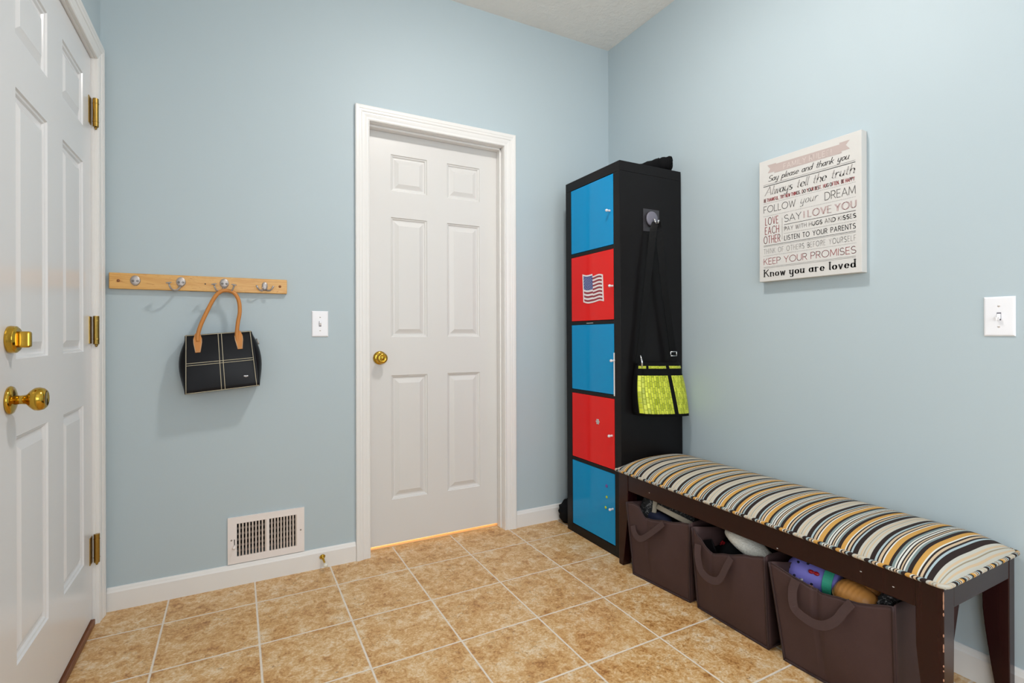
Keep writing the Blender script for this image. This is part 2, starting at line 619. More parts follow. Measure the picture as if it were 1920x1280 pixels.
b = MB().prism(base_prof(), lambda a, z, d: Vector((d, -a, z)), -2.404, -1.484)
tag(b.build('baseboard_back', M['white_trim']), 'white baseboard under the floor vent left of the closed door', 'baseboard', kind='structure')
b = MB().prism(base_prof(), lambda a, z, d: Vector((d, -a, z)), -0.642, 0.0)
tag(b.build('baseboard_back', M['white_trim']), 'short white baseboard between the closed door and the tall cabinet', 'baseboard', kind='structure')
b = MB().prism(base_prof(0.014, 0.092), lambda a, z, d: Vector((-a, d, z)), YR, -0.013)
tag(b.build('baseboard_right', M['white_trim']), 'white baseboard behind the bench on the right wall', 'baseboard', kind='structure')
b = MB().prism(base_prof(), lambda a, z, d: Vector((XL + a, d, z)), YR, LY0 - 0.075)
tag(b.build('baseboard_left', M['white_trim']), 'white baseboard on the left wall nearer than the entry door', 'baseboard', kind='structure')


# ---------------------------------------------------------------- panelled doors
def door_leaf(a0, a1, z0, z1, rects, P, thick, name, mat, parent):
    """moulded leaf; P(a, z, d) with d the depth into the door"""
    m = MB()
    As = sorted({a0, a1} | {r[0] for r in rects} | {r[1] for r in rects})
    Zs = sorted({z0, z1} | {r[2] for r in rects} | {r[3] for r in rects})

    def inside(a, z):
        return any(r[0] < a < r[1] and r[2] < z < r[3] for r in rects)
    for i in range(len(As) - 1):
        for j in range(len(Zs) - 1):
            if not inside((As[i] + As[i + 1]) / 2, (Zs[j] + Zs[j + 1]) / 2):
                m.add([P(As[i], Zs[j], 0), P(As[i + 1], Zs[j], 0), P(As[i + 1], Zs[j + 1], 0), P(As[i], Zs[j + 1], 0)], [(0, 1, 2, 3)])
    prof = [(0, 0), (0.003, 0.0045), (0.008, 0.0060), (0.012, 0.0105), (0.016, 0.0110), (0.020, 0.0105), (0.038, 0.0030), (0.0395, 0.0022)]
    for r in rects:
        loops = []
        for o, d in prof:
            loops.append([P(r[0] + o, r[2] + o, d), P(r[1] - o, r[2] + o, d), P(r[1] - o, r[3] - o, d), P(r[0] + o, r[3] - o, d)])
        k = m.add([p for lp in loops for p in lp], [])
        for i in range(len(loops) - 1):
            for q in range(4):
                q2 = (q + 1) % 4
                m.f.append((k + i * 4 + q, k + i * 4 + q2, k + (i + 1) * 4 + q2, k + (i + 1) * 4 + q))
        e = k + (len(loops) - 1) * 4
        m.f.append((e, e + 1, e + 2, e + 3))
    # edges and back
    c = [P(a0, z0, 0), P(a1, z0, 0), P(a1, z1, 0), P(a0, z1, 0), P(a0, z0, thick), P(a1, z0, thick), P(a1, z1, thick), P(a0, z1, thick)]
    m.add(c, [(0, 1, 5, 4), (1, 2, 6, 5), (2, 3, 7, 6), (3, 0, 4, 7), (4, 5, 6, 7)])
    return m.build(name, mat, parent)


def casing(a0, a1, z1, w, P, parent, name='casing'):
    """moulded casing around an opening a0..a1, 0..z1, width w; P(a, z, d), d out of the wall"""
    prof = [(0.0, 0.0), (0.0, 0.009), (0.004, 0.0115), (0.008, 0.0100), (0.013, 0.0100), (0.020, 0.0118), (0.028, 0.0130), (0.034, 0.0130),
            (0.036, 0.0150), (0.041, 0.0162), (0.047, 0.0162), (0.050, 0.0178), (w - 0.004, 0.0185), (w, 0.016), (w, 0.0)]
    m = MB()
    rings = []
    for o, d in prof:
        rings.append([P(a0 - o, 0, d), P(a0 - o, z1 + o, d), P(a1 + o, z1 + o, d), P(a1 + o, 0, d)])
    k = m.add([p for r in rings for p in r], [])
    for i in range(len(rings) - 1):
        for q in range(3):
            m.f.append((k + i * 4 + q, k + i * 4 + q + 1, k + (i + 1) * 4 + q + 1, k + (i + 1) * 4 + q))
    m.f.append(tuple(k + i * 4 for i in range(len(rings))))
    m.f.append(tuple(k + i * 4 + 3 for i in range(len(rings))))
    return m.build(name, M['white_trim'], parent)


def six_panels(c, w, gap, zs):
    r = []
    for s in (-1, 1):
        a = c + s * (gap / 2 + w / 2)
        for z0, z1 in zs:
            r.append((a - w / 2, a + w / 2, z0, z1))
    return r


# interior door in the back wall
d2 = thing('door_2', (-1.06, 0.07, 0), 'closed white six panel door with a brass knob, hung in the blue back wall', 'door', kind='structure')
YD = 0.07
r2 = six_panels(-1.0565, 0.186, 0.108, ((0.230, 0.842), (1.030, 1.621), (1.750, 1.930)))
leaf2 = door_leaf(DX0 + 0.003, DX1 - 0.003, 0.015, DH - 0.004, r2, lambda a, z, d: Vector((a, YD + d, z)), 0.035, 'door_leaf', M['white_door'], d2)
j = MB()
j.box(DX0 - 0.018, DX0, 0.0, 0.12, 0, DH).box(DX1, DX1 + 0.018, 0.0, 0.12, 0, DH).box(DX0 - 0.018, DX1 + 0.018, 0.0, 0.12, DH, DH + 0.018)
j.build('door_jamb', M['white_trim'], d2)
j = MB()
j.box(DX0, DX0 + 0.008, 0.030, YD - 0.002, 0, DH).box(DX1 - 0.008, DX1, 0.030, YD - 0.002, 0, DH).box(DX0, DX1, 0.030, YD - 0.002, DH - 0.010, DH)
j.build('door_stop_strip', M['white_trim'], d2, bevel=0.002)
casing(DX0 - 0.001, DX1 + 0.001, DH + 0.001, 0.066, lambda a, z, d: Vector((a, -d, z)), d2, 'casing')


def round_knob(c, ax, parent, style):
    ax = Vector(ax)
    rose = MB().lathe([(0.0, 0), (0.031, 0), (0.033, 0.003), (0.031, 0.007), (0.024, 0.010), (0.015, 0.012), (0.0, 0.012)], c, ax)
    o = rose.build('knob_rosette', M['brass'], parent, smooth=True)
    if style == 'ball':
        prof = [(0.0, 0.010), (0.011, 0.010), (0.010, 0.022), (0.012, 0.032), (0.020, 0.038), (0.0265, 0.046), (0.0275, 0.054), (0.025, 0.062),
                (0.020, 0.067), (0.016, 0.068), (0.014, 0.067), (0.0, 0.067)]
    else:
        prof = [(0.0, 0.010), (0.012, 0.010), (0.011, 0.022), (0.018, 0.032), (0.0255, 0.042), (0.0265, 0.050), (0.022, 0.058), (0.014, 0.061),
                (0.012, 0.058), (0.008, 0.058), (0.007, 0.062), (0.0, 0.062)]
    MB().lathe(prof, c, ax).build('door_knob', M['brass'], parent, smooth=True)


round_knob((-1.353, YD, 0.930), (0, -1, 0), d2, 'flat')
lp = MB().box(DX0, DX0 + 0.003, 0.075, 0.100, 0.90, 0.96)
lp.build('strike_plate', M['old_brass'], d2)
th = MB().box(DX0 - 0.018, DX1 + 0.018, 0.066, 0.14, -0.03, 0.004)
tag(th.build('trim_1', M['hall_wood']), 'glowing oak floor strip showing under the closed door', 'threshold', kind='structure')
hl = MB()
hl.box(-1.9, -0.2, 0.14, 1.2, -0.12, -0.002)
tag(hl.build('floor_hall', M['hall_wood']), 'oak floor of the hall beyond the closed door', 'floor', kind='structure')
hl = MB().box(-1.9, -0.2, 1.2, 1.26, -0.1, 2.5).box(-1.96, -1.9, 0.12, 1.26, -0.1, 2.5).box(-0.2, -0.14, 0.12, 1.26, -0.1, 2.5).box(-1.96, -0.14, 0.12, 1.26, 2.5, 2.56)
tag(hl.build('wall_hall', M['hall_wall']), 'walls of the hall beyond the closed door', 'wall', kind='structure')
hd = bpy.data.lights.new('hall_lamp', 'POINT')
hd.energy, hd.color, hd.shadow_soft_size = HALL_W, (1.0, 0.80, 0.55), 0.08
ho = bpy.data.objects.new('hall_lamp', hd)
COL.objects.link(ho)
ho.location = (-1.05, 0.7, 0.9)

# entry door in the left wall
XD = XL - 0.010
d1 = thing('door_1', (XD, -0.55, 0), 'white six panel entry door with brass deadbolt and knob, left wall', 'door', kind='structure')
PL = lambda a, z, d: Vector((XD - d, a, z))
zs1 = ((0.260, 0.805), (0.989, 1.637), (1.761, 1.940))
r1 = [(-0.431, -0.201, *z) for z in zs1] + [(-0.802, -0.570, *z) for z in zs1]
door_leaf(LY0 + 0.003, LY1 - 0.003, 0.030, LH - 0.003, r1, PL, 0.045, 'door_leaf', M['white_door_gloss'], d1)
j = MB()
j.box(XL - 0.12, XL, LY1, LY1 + 0.018, 0, LH).box(XL - 0.12, XL, LY0 - 0.018, LY0, 0, LH).box(XL - 0.12, XL, LY0 - 0.018, LY1 + 0.018, LH, LH + 0.018)
j.build('door_jamb', M['white_trim'], d1)
casing(LY0 - 0.004, LY1 + 0.004, LH + 0.004, 0.066, lambda a, z, d: Vector((XL + d, a, z)), d1, 'casing')
t = MB().box(XL - 0.10, XL - 0.001, LY0, LY1, 0.0, 0.022)
lab(t.build('threshold', M['threshold'], d1, bevel=0.003), 'brown wooden threshold strip')
t = MB().box(XD - 0.040, XD - 0.006, LY0 + 0.004, LY1 - 0.004, 0.0225, 0.0305)  # dark strip paints the shade between leaf and threshold
lab(t.build('gap_shade', M['dark_gap'], d1), 'dark strip standing in for the shaded gap under the leaf')
for zc in (1.848, 1.063, 0.276):
    m = MB()
    yk = LY1 - 0.001
    m.tube([(XL + 0.004, yk, zc - 0.051), (XL + 0.004, yk, zc + 0.051)], 0.0090, 14)
    for q in (-0.033, 0.033):
        m.tube([(XL + 0.004, yk, zc + q - 0.0012), (XL + 0.004, yk, zc + q + 0.0012)], 0.0099, 14)
    h = m.build('hinge', M['old_brass'], d1, bevel=0.0006)
    MB().tube([(XL + 0.004, yk, zc - 0.060), (XL + 0.004, yk, zc - 0.052)], [0.003, 0.005], 10).build('hinge_pin', M['old_brass'], h, smooth=True)
    MB().box(XD - 0.001, XD + 0.0025, yk - 0.036, yk - 0.004, zc - 0.048, zc + 0.048).build('hinge_plate', M['old_brass'], h)
c1 = Vector((XD, -0.845, 1.036))
db = MB().lathe([(0, 0), (0.031, 0), (0.032, 0.004), (0.031, 0.014), (0.026, 0.018), (0.0, 0.018)], c1, (1, 0, 0)).build('deadbolt', M['brass'], d1, smooth=False, bevel=0.001)
m = MB()
m.box(c1.x + 0.016, c1.x + 0.040, c1.y - 0.008, c1.y + 0.008, c1.z - 0.019, c1.z + 0.019)
m.build('thumb_turn', M['brass'], db, bevel=0.005, seg=3)
round_knob((XD, -0.846, 0.896), (1, 0, 0), d1, 'ball')

# ---------------------------------------------------------------- wall plates, vent, door stop
def switch(name, c, ux, label, on_up=True):
    """c centre on the wall, ux: direction to the right along the wall"""
    c = Vector(c)
    ux = Vector(ux)
    nrm = ux.cross(Vector((0, 0, 1)))
    P = lambda a, b, d: c + ux * a + Vector((0, 0, b)) + nrm * d
    t = thing(name, c, label, 'light switch')
    w2, h2 = 0.035, 0.0575
    m = MB()
    rings = [(0, 0), (0, 0.0025), (0.003, 0.005), (0.006, 0.0055)]
    loops = [[P(-w2 + o, -h2 + o, d), P(w2 - o, -h2 + o, d), P(w2 - o, h2 - o, d), P(-w2 + o, h2 - o, d)] for o, d in rings]
    k = m.add([p for lp_ in loops for p in lp_], [])
    for i in range(3):
        for q in range(4):
            m.f.append((k + i * 4 + q, k + i * 4 + (q + 1) % 4, k + (i + 1) * 4 + (q + 1) % 4, k + (i + 1) * 4 + q))
    m.f.append((k + 12, k + 13, k + 14, k + 15))
    m.f.append((k, k + 1, k + 2, k + 3))
    m.build('plate', M['white_plastic'], t)
    s = 1 if on_up else -1
    m = MB()
    m.prism([(-0.0048, -0.0115), (0.0048, -0.0115), (0.0048, 0.0115), (-0.0048, 0.0115)], P, 0.0045, 0.0062)
    o = m.build('toggle_slot', M['grey_disc'], t)
    m = MB()
    m.add([P(-0.0042, -0.008, 0.006), P(0.0042, -0.008, 0.006), P(0.0042, 0.008, 0.006), P(-0.0042, 0.008, 0.006),
           P(-0.0036, 0.003 * s + 0.001, 0.016), P(0.0036, 0.003 * s + 0.001, 0.016), P(0.0036, 0.003 * s + 0.009 * s, 0.015), P(-0.0036, 0.003 * s + 0.009 * s, 0.015)],
          [(0, 1, 5, 4), (1, 2, 6, 5), (2, 3, 7, 6), (3, 0, 4, 7), (4, 5, 6, 7)])
    m.build('toggle', M['white_plastic'], t, bevel=0.0008)
    for q in (-0.030, 0.030):
        sc = MB().lathe([(0, 0.005), (0.0034, 0.005), (0.0030, 0.0064), (0, 0.0066)], P(0, q, 0), nrm, 14).build('screw', M['white_metal'], t, smooth=True)
        MB().prism([(-0.0028, q - 0.0005), (0.0028, q - 0.0005), (0.0028, q + 0.0005), (-0.0028, q + 0.0005)], P, 0.0060, 0.0068).build('screw_slot', M['dark_screw'], sc)
    return t


switch('light_switch', (-1.6375, 0, 1.092), (1, 0, 0), 'white toggle light switch between the coat rack and the closed door', True)
switch('light_switch', (0, -1.775, 1.093), (0, -1, 0), 'white toggle light switch on the right wall above the bench end', False)

v = thing('floor_register', (-1.855, 0, 0.09), 'white metal air vent low on the blue wall, just above the baseboard', 'air vent')
VX0, VX1, VZ0, VZ1 = -2.003, -1.706, 0.0905, 0.283
LX0, LX1, LZ0, LZ1 = -1.969, -1.737, 0.119, 0.256
VF = -0.0075
m = MB()
m.box(VX0, LX0, VF, 0, VZ0, VZ1).box(LX1, VX1, VF, 0, VZ0, VZ1).box(LX0, LX1, VF, 0, VZ0, LZ0).box(LX0, LX1, VF, 0, LZ1, VZ1)
m.box(-1.858, -1.846, VF, 0, LZ0, LZ1)
m.build('frame', M['white_metal'], v)
m = MB()
for xa, xb in ((LX0, -1.858), (-1.846, LX1)):
    n = 9
    for i in range(n):
        x = xa + (i + 0.80) * (xb - xa) / n
        m.box(x - 0.0030, x + 0.0030, VF + 0.001, 0.014, LZ0, LZ1)
m.build('louver', M['vent_slat'], v)
m = MB().box(-1.9745, -1.7315, 0.100, 0.104, 0.1135, 0.2615)
m.build('duct_shadow', M['dark_gap'], v)
m = MB()
for i in range(6):
    z = LZ0 + 0.010 + i * 0.0235
    m.box(LX0, LX1, 0.018, 0.020, z, z + 0.009)
m.build('damper', M['damper'], v)
m = MB().box(-1.9795, -1.9765, VF - 0.0005, VF + 0.002, 0.150, 0.192)
m.build('lever_slot', M['dark_gap'], v)
m = MB().tube([(-1.979, VF, 0.166), (-1.979, VF - 0.012, 0.163), (-1.982, VF - 0.016, 0.158)], [0.0035, 0.0045, 0.006], 10)
lab(m.build('lever', M['white_metal'], v, smooth=True), 'small white damper lever')
for xs, zs in ((-1.721, 0.186), (-1.989, 0.190)):
    MB().lathe([(0, 0), (0.0035, 0), (0.003, 0.0015), (0, 0.002)], (xs, VF, zs), (0, -1, 0), 12).build('screw', M['damper'], v, smooth=True)

s = thing('door_stop', (-1.632, -0.0125, 0.052), 'small brass door stop with a white tip screwed to the baseboard', 'door stop')
a = Vector((0.10, -0.93, -0.30)).normalized()
MB().lathe([(0, 0), (0.012, 0), (0.013, 0.003), (0.009, 0.008), (0.0045, 0.012), (0.0040, 0.050), (0.006, 0.053), (0.0, 0.053)], (-1.632, -0.0126, 0.052), a, 18).build('stem', M['brass'], s, smooth=True)
lab(MB().lathe([(0, 0.052), (0.0085, 0.052), (0.0090, 0.060), (0.0075, 0.066), (0, 0.067)], (-1.632, -0.0126, 0.052), a, 18).build('tip', M['rubber'], s, smooth=True), 'white rubber tip')

# ---------------------------------------------------------------- coat rack
cr = thing('coat_rack', (-2.084, 0, 1.25), 'honey pine board with four satin metal coat hooks on the blue wall', 'coat rack')
MB().box(-2.393, -1.775, -0.019, -0.0005, 1.2205, 1.2815).build('board', M['pine'], cr, bevel=0.0025)
for x in (-2.364, -1.803):
    lab(MB().lathe([(0, 0), (0.0055, 0), (0.0050, 0.0015), (0, 0.002)], (x, -0.019, 1.2515), (0, -1, 0), 14).build('wood_plug', M['pine_plug'], cr, smooth=True), 'brown wood plug')
MB().lathe([(0, 0), (0.0028, 0), (0, 0.001)], (-2.080, -0.019, 1.2505), (0, -1, 0), 10).build('screw', M['dark_screw'], cr)


def hook(x, z, kind):
    m = MB()

    def outl(t):
        an = 2 * pi * t
        rx, rz = 0.0165, 0.0205
        if kind == 'flipped':
            rx, rz = 0.013, 0.019
        px, pz = rx * cos(an), rz * sin(an)
        if pz < 0 and kind != 'flipped':
            px *= 1 - 0.35 * (pz / rz) ** 2
            pz = max(pz, -rz * 0.92)
        if kind == 'flipped':
            px *= 1.0 - 0.30 * (0.5 - 0.5 * pz / rz)
        return px, pz
    n = 28
    rings = []
    for sc, d in ((1.0, 0.0), (1.0, 0.0018), (0.93, 0.0034), (0.6, 0.0048), (0.25, 0.0055)):
        rings.append([(x + outl(k / n)[0] * sc, -0.019 - d, z + outl(k / n)[1] * sc) for k in range(n)])
    k0 = m.add([p for r in rings for p in r], [])
    for i in range(len(rings) - 1):
        for k in range(n):
            m.f.append((k0 + i * n + k, k0 + i * n + (k + 1) % n, k0 + (i + 1) * n + (k + 1) % n, k0 + (i + 1) * n + k))
    m.f.append(tuple(k0 + (len(rings) - 1) * n + k for k in range(n)))
    hk = m.build('coat_hook', M['nickel'], cr, smooth=True)
    for sx in (-1, 1):
        q = 0.0068
        MB().lathe([(0, 0.0035), (0.0042, 0.0035), (0.0038, 0.0058), (0.0022, 0.0062), (0.0020, 0.0050), (0, 0.0050)], (x + sx * q, -0.019, z - 0.001 + (sx * 0.004 if kind == 'flipped' else 0)), (0, -1, 0), 14).build('screw', M['dark_screw'] if kind != 'flipped' else M['nickel'], hk, smooth=True)
    sides = {'bare': (), 'left': (-1,), 'both': (-1, 1), 'flipped': (-1, 1)}[kind]
    for sx in sides:
        if kind == 'flipped':
            pts = [(x + sx * 0.004, -0.022, z - 0.013), (x + sx * 0.012, -0.030, z - 0.018), (x + sx * 0.020, -0.038, z - 0.017), (x + sx * 0.027, -0.044, z - 0.010), (x + sx * 0.032, -0.047, z + 0.001)]
            rr = [0.0040, 0.0036, 0.0034, 0.0034, 0.0040]
            cap = None
        else:
            L = 1.0
            pts = [(x + sx * 0.002, -0.022, z - 0.016), (x + sx * 0.005, -0.034, z - 0.026), (x + sx * 0.012, -0.048, z - 0.034), (x + sx * 0.020, -0.058, z - 0.036),
                   (x + sx * 0.028, -0.066, z - 0.031), (x + sx * 0.033, -0.071, z - 0.020), (x + sx * 0.035, -0.073, z - 0.011)]
            rr = [0.0048, 0.0042, 0.0038, 0.0036, 0.0034, 0.0032, 0.0030]
            cap = pts[-1]
        pr = MB().tube(pts, rr, 12).build('prong', M['nickel'], hk, smooth=True)
        if cap:
            MB().lathe([(0, -0.001), (0.004, 0.0), (0.0095, 0.002), (0.0105, 0.0035), (0.008, 0.0045), (0, 0.005)], cap, (sx * 0.15, -0.25, 1.0), 18).build('prong_cap', M['nickel'], pr, smooth=True)
    return hk


hook(-2.311, 1.253, 'bare')
hook(-2.163, 1.254, 'left')
hook(-2.012, 1.255, 'both')
hook(-1.862, 1.249, 'flipped')

# ---------------------------------------------------------------- handbag on the third hook
hb = thing('handbag', (-2.02, -0.06, 0.815), 'black leather handbag with cream stitching and tan handle hanging from the pine rack', 'handbag')
TL, TR, BL, BRr = Vector((-2.147, 0, 1.043)), Vector((-1.914, 0, 1.061)), Vector((-2.146, 0, 0.814)), Vector((-1.884, 0, 0.836))


def bagP(s, t, y):
    """s 0..1 left to right, t 0..1 bottom to top on the front panel"""
    lo = BL.lerp(BRr, s)
    hi = TL.lerp(TR, s)
    p = lo.lerp(hi, t)
    return Vector((p.x, y, p.z))


def front_y(s, t):
    return -0.103 + 0.030 * t ** 1.6 - 0.004 * sin(pi * s) * sin(pi * t)


m = MB()
NU, NV = 14, 12
# closed body: front face, gusset sides bulging, back face
ring = []


def body(u, v):
    # u round the section, v bottom to top
    t = v
    depth_f = front_y(0.5, t)
    back = -0.010 - 0.012 * t
    if u < 0.4:
        s_ = u / 0.4
        return bagP(s_, t, front_y(s_, t))
    if u < 0.5:
        q = (u - 0.4) / 0.1
        p = bagP(1, t, depth_f + (back - depth_f) * q)
        p.x += 0.022 * sin(pi * max(0.0, min(1.0, (0.95 - t) / 0.95)) ** 0.85) * sin(pi * q) ** 0.7
        return p
    if u < 0.9:
        s_ = 1 - (u - 0.5) / 0.4
        return bagP(s_, t, back)
    q = (u - 0.9) / 0.1
    p = bagP(0, t, back + (depth_f - back) * q)
    p.x -= 0.022 * sin(pi * max(0.0, min(1.0, (0.90 - t) / 0.90)) ** 0.85) * sin(pi * q) ** 0.7
    return p


n_u, n_v = 60, 14
vs_ = [body(i / n_u, jv / (n_v - 1)) for jv in range(n_v) for i in range(n_u)]
fs_ = [(jv * n_u + i, jv * n_u + (i + 1) % n_u, (jv + 1) * n_u + (i + 1) % n_u, (jv + 1) * n_u + i) for jv in range(n_v - 1) for i in range(n_u)]
fs_ += [tuple(range(n_u)), tuple((n_v - 1) * n_u + i for i in range(n_u))]
m.add(vs_, fs_)
hb_body = m.build('bag_body', M['black_leather'], hb, smooth=False, bevel=0.003)
for p in hb_body.data.polygons:
    p.use_smooth = len(p.vertices) == 4


def stitch_line(m, a, b, n=12, w_=0.0012):
    pts = [(a[0] + (b[0] - a[0]) * i / n, a[1] + (b[1] - a[1]) * i / n) for i in range(n + 1)]
    m.tube([bagP(s_, t_, front_y(s_, t_) - 0.0006) for s_, t_ in pts], w_, 6)


m = MB()
for a_, b_ in (((0.02, 0.02), (0.02, 0.985)), ((0.955, 0.02), (0.975, 0.985)), ((0.478, 0.02), (0.485, 0.985)), ((0.525, 0.02), (0.535, 0.985)),
               ((0.02, 0.478), (0.955, 0.478)), ((0.02, 0.515), (0.955, 0.515)), ((0.0, 0.99), (1, 0.99)), ((0.01, 0.012), (0.99, 0.012))):
    stitch_line(m, a_, b_)
m.build('stitching', M['stitch'], hb, smooth=True)
for s0 in (0.185, 0.79):
    m = MB()
    tabo = [(-0.008, 1.02), (0.008, 1.02), (0.0155, 0.925), (0.0155, 0.86), (0.009, 0.69), (-0.009, 0.69), (-0.0155, 0.86), (-0.0155, 0.925)]
    wid = 0.245
    pts = []
    for dd in (-0.0005, -0.0045):
        pts.append([bagP(s0 + a_ / wid, min(t_, 1.0) + max(0, t_ - 1.0), front_y(s0, min(t_, 1)) + dd) for a_, t_ in tabo])
    k = m.add(pts[0] + pts[1], [])
    n = len(tabo)
    m.f += [tuple(range(k, k + n)), tuple(range(k + n, k + 2 * n))] + [(k + i, k + (i + 1) % n, k + n + (i + 1) % n, k + n + i) for i in range(n)]
    tb = m.build('handle_tab', M['tan_leather'], hb, bevel=0.001)
    m = MB()
    oo = [p + (Vector(sum(pts[1], Vector()) / n) - p) * 0.10 + Vector((0, -0.0006, 0)) for p in pts[1]]
    m.tube(oo[2:7] + [oo[7]], 0.0008, 6)
    m.build('tab_stitching', M['stitch'], tb, smooth=True)
hp = [at(371, 640, 1, -0.080), at(371, 628, 1, -0.079), at(376, 610, 1, -0.078), at(387, 586, 1, -0.075), at(400, 561, 1, -0.068), at(410, 549, 1, -0.062),
      at(420, 544.5, 1, -0.060), at(431, 545.5, 1, -0.060), at(441, 551, 1, -0.062), at(448, 565, 1, -0.066), at(449.5, 585, 1, -0.072),
      at(446, 605, 1, -0.076), at(444, 628, 1, -0.078), at(446.5, 645, 1, -0.080)]


def smooth_path(pts, k=4):
    out = []
    n = len(pts)
    for i in range(n - 1):
        p0, p1, p2, p3 = pts[max(i - 1, 0)], pts[i], pts[i + 1], pts[min(i + 2, n - 1)]
        for q in range(k):
            t_ = q / k
            out.append(0.5 * ((2 * p1) + (p2 - p0) * t_ + (2 * p0 - 5 * p1 + 4 * p2 - p3) * t_ * t_ + (3 * p1 - p0 - 3 * p2 + p3) * t_ ** 3))
    out.append(pts[-1])
    return out


lab(MB().tube(smooth_path([Vector(p) for p in hp]), 0.0075, 12).build('handle', M['tan_leather'], hb, smooth=True), 'long tan leather handle')
m = MB()
pz = bagP(1.0, 0.85, -0.05) + Vector((0.014, 0, 0))
m.tube([pz, pz + Vector((0.006, -0.006, -0.012)), pz + Vector((0.008, -0.008, -0.022))], [0.003, 0.0035, 0.003], 8)
m.build('zipper_pull', M['nickel'], hb, smooth=True)
m = MB()
ec = (0.825, 0.20)
for (da, db_, ra, rb) in ((0, 0, 0.0020, 0.0048), (-0.0042, 0.0008, 0.0022, 0.0036), (0.0042, 0.0008, 0.0022, 0.0036), (-0.0072, 0.0012, 0.0014, 0.0026), (0.0072, 0.0012, 0.0014, 0.0026)):
    c_ = bagP(ec[0], ec[1], front_y(*ec) - 0.0012) + Vector((da, 0, db_))
    m.ell(c_, (ra, 0.0012, rb), n=10, m=8)
lab(m.build('emblem', M['chrome'], hb, smooth=True), 'tiny silver emblem')

# ---------------------------------------------------------------- tall cube cabinet
CX0, CX1, CY0, CY1, CH = -0.3985, -0.0085, -0.5825, -0.1425, 1.85
cb = thing('cube_cabinet', (-0.2, -0.3625, 0), 'tall black cube cabinet with glossy blue and red doors in the room corner', 'cabinet')
LEAN = Matrix.Translation((0, CY0, 0)) @ Matrix.Rotation(rad(-0.35), 4, 'X') @ Matrix.Translation((0, -CY0, 0))
ST = 0.047
DIV = [(0.048 + i * 0.3545 + 0.3355, 0.048 + i * 0.3545 + 0.3535) for i in range(4)]
BLK = M['black_wood']
MB().box(CX0, CX1, CY0, CY0 + ST, 0, CH - 0.047).build('side_panel', BLK, cb, xf=LEAN, bevel=0.0012)
MB().box(CX0, CX1, CY1 - ST, CY1, 0, CH - 0.047).build('side_panel', BLK, cb, xf=LEAN, bevel=0.0012)
MB().box(CX0, CX1, CY0, CY1, CH - 0.0465, CH).build('top_panel', BLK, cb, xf=LEAN, bevel=0.0012)
MB().box(CX0, CX1, CY0 + ST, CY1 - ST, 0.0, 0.046).build('bottom_panel', BLK, cb, xf=LEAN, bevel=0.0012)
MB().box(CX1 - 0.006, CX1, CY0 + ST, CY1 - ST, 0.046, CH - 0.047).build('back_panel', BLK, cb, xf=LEAN)
for z0, z1 in DIV:
    MB().box(CX0 + 0.001, CX1 - 0.006, CY0 + ST, CY1 - ST, z0 + 0.0005, z1 - 0.0005).build('shelf_divider', BLK, cb, xf=LEAN)
KN = [(-0.519, 0.217), (-0.513, 0.562), (-0.530, 0.918), (-0.520, 1.270), (-0.500, 1.629)]
for i in range(5):
    z0 = 0.048 + i * 0.3545 + 0.001
    z1 = z0 + 0.3335
    red = i in (1, 3)
    dm = MB().box(CX0 + 0.0005, CX0 + 0.017, CY0 + ST + 0.002, CY1 - ST - 0.002, z0, z1)
    dr = dm.build('door', M['red_gloss'] if red else M['blue_gloss'], cb, xf=LEAN, bevel=0.001)
    lab(dr, ('glossy red door', 'glossy blue door')[0 if red else 1])
    ky, kz = KN[i]
    MB().lathe([(0, 0), (0.0055, 0), (0.0050, 0.004), (0.0042, 0.010), (0.0062, 0.016), (0.0068, 0.020), (0.0050, 0.024), (0, 0.025)],
               (CX0 + 0.0005, ky, kz), (-1, 0, 0), 18).build('knob', M['knob_clear'], dr, smooth=True)
# paper edges poking out of two doors
pp = MB().add
m = MB().box(CX0 - 0.002, CX0 - 0.0012, -0.541, -0.533, 0.752, 0.955)
lab(m.build('paper_edge', M['paper'], cb, xf=LEAN), 'white paper edge caught in the third door down')
m = MB().box(CX0 - 0.003, CX0 + 0.004, -0.375, -0.325, 1.0985, 1.1005)
lab(m.build('paper_edge', M['paper'], cb, xf=LEAN), 'white paper edge under the upper red door')


# flag sticker on the upper red door
def flagP(s_, t_, d):
    """s 0..1 along the fly, t 0..1 down"""
    wv = 0.085 * sin(2 * pi * (s_ * 1.05 - 0.10)) * (1 - 0.35 * s_) + 0.02 * sin(4 * pi * s_)
    drop = 0.10 if s_ > 0.50 else 0.0
    z = 1.338 - 0.128 * (t_ * (1 - drop * 0.9) + drop * 0.9) - 0.128 * wv * 0.45
    y = -0.300 - 0.148 * s_ - 0.006 * t_
    return LEAN @ Vector((CX0 - d, y, z))


fg = thing('flag_sticker', (CX0 - 0.0005, -0.375, 1.275), 'waving stars and stripes flag sticker on the upper red cabinet door', 'sticker')


def quad_strip(m, s0, s1, t0, t1, d, n=14):
    for i in range(n):
        a_, b_ = s0 + (s1 - s0) * i / n, s0 + (s1 - s0) * (i + 1) / n
        m.add([flagP(a_, t0, d), flagP(b_, t0, d), flagP(b_, t1, d), flagP(a_, t1, d)], [(0, 1, 2, 3)])


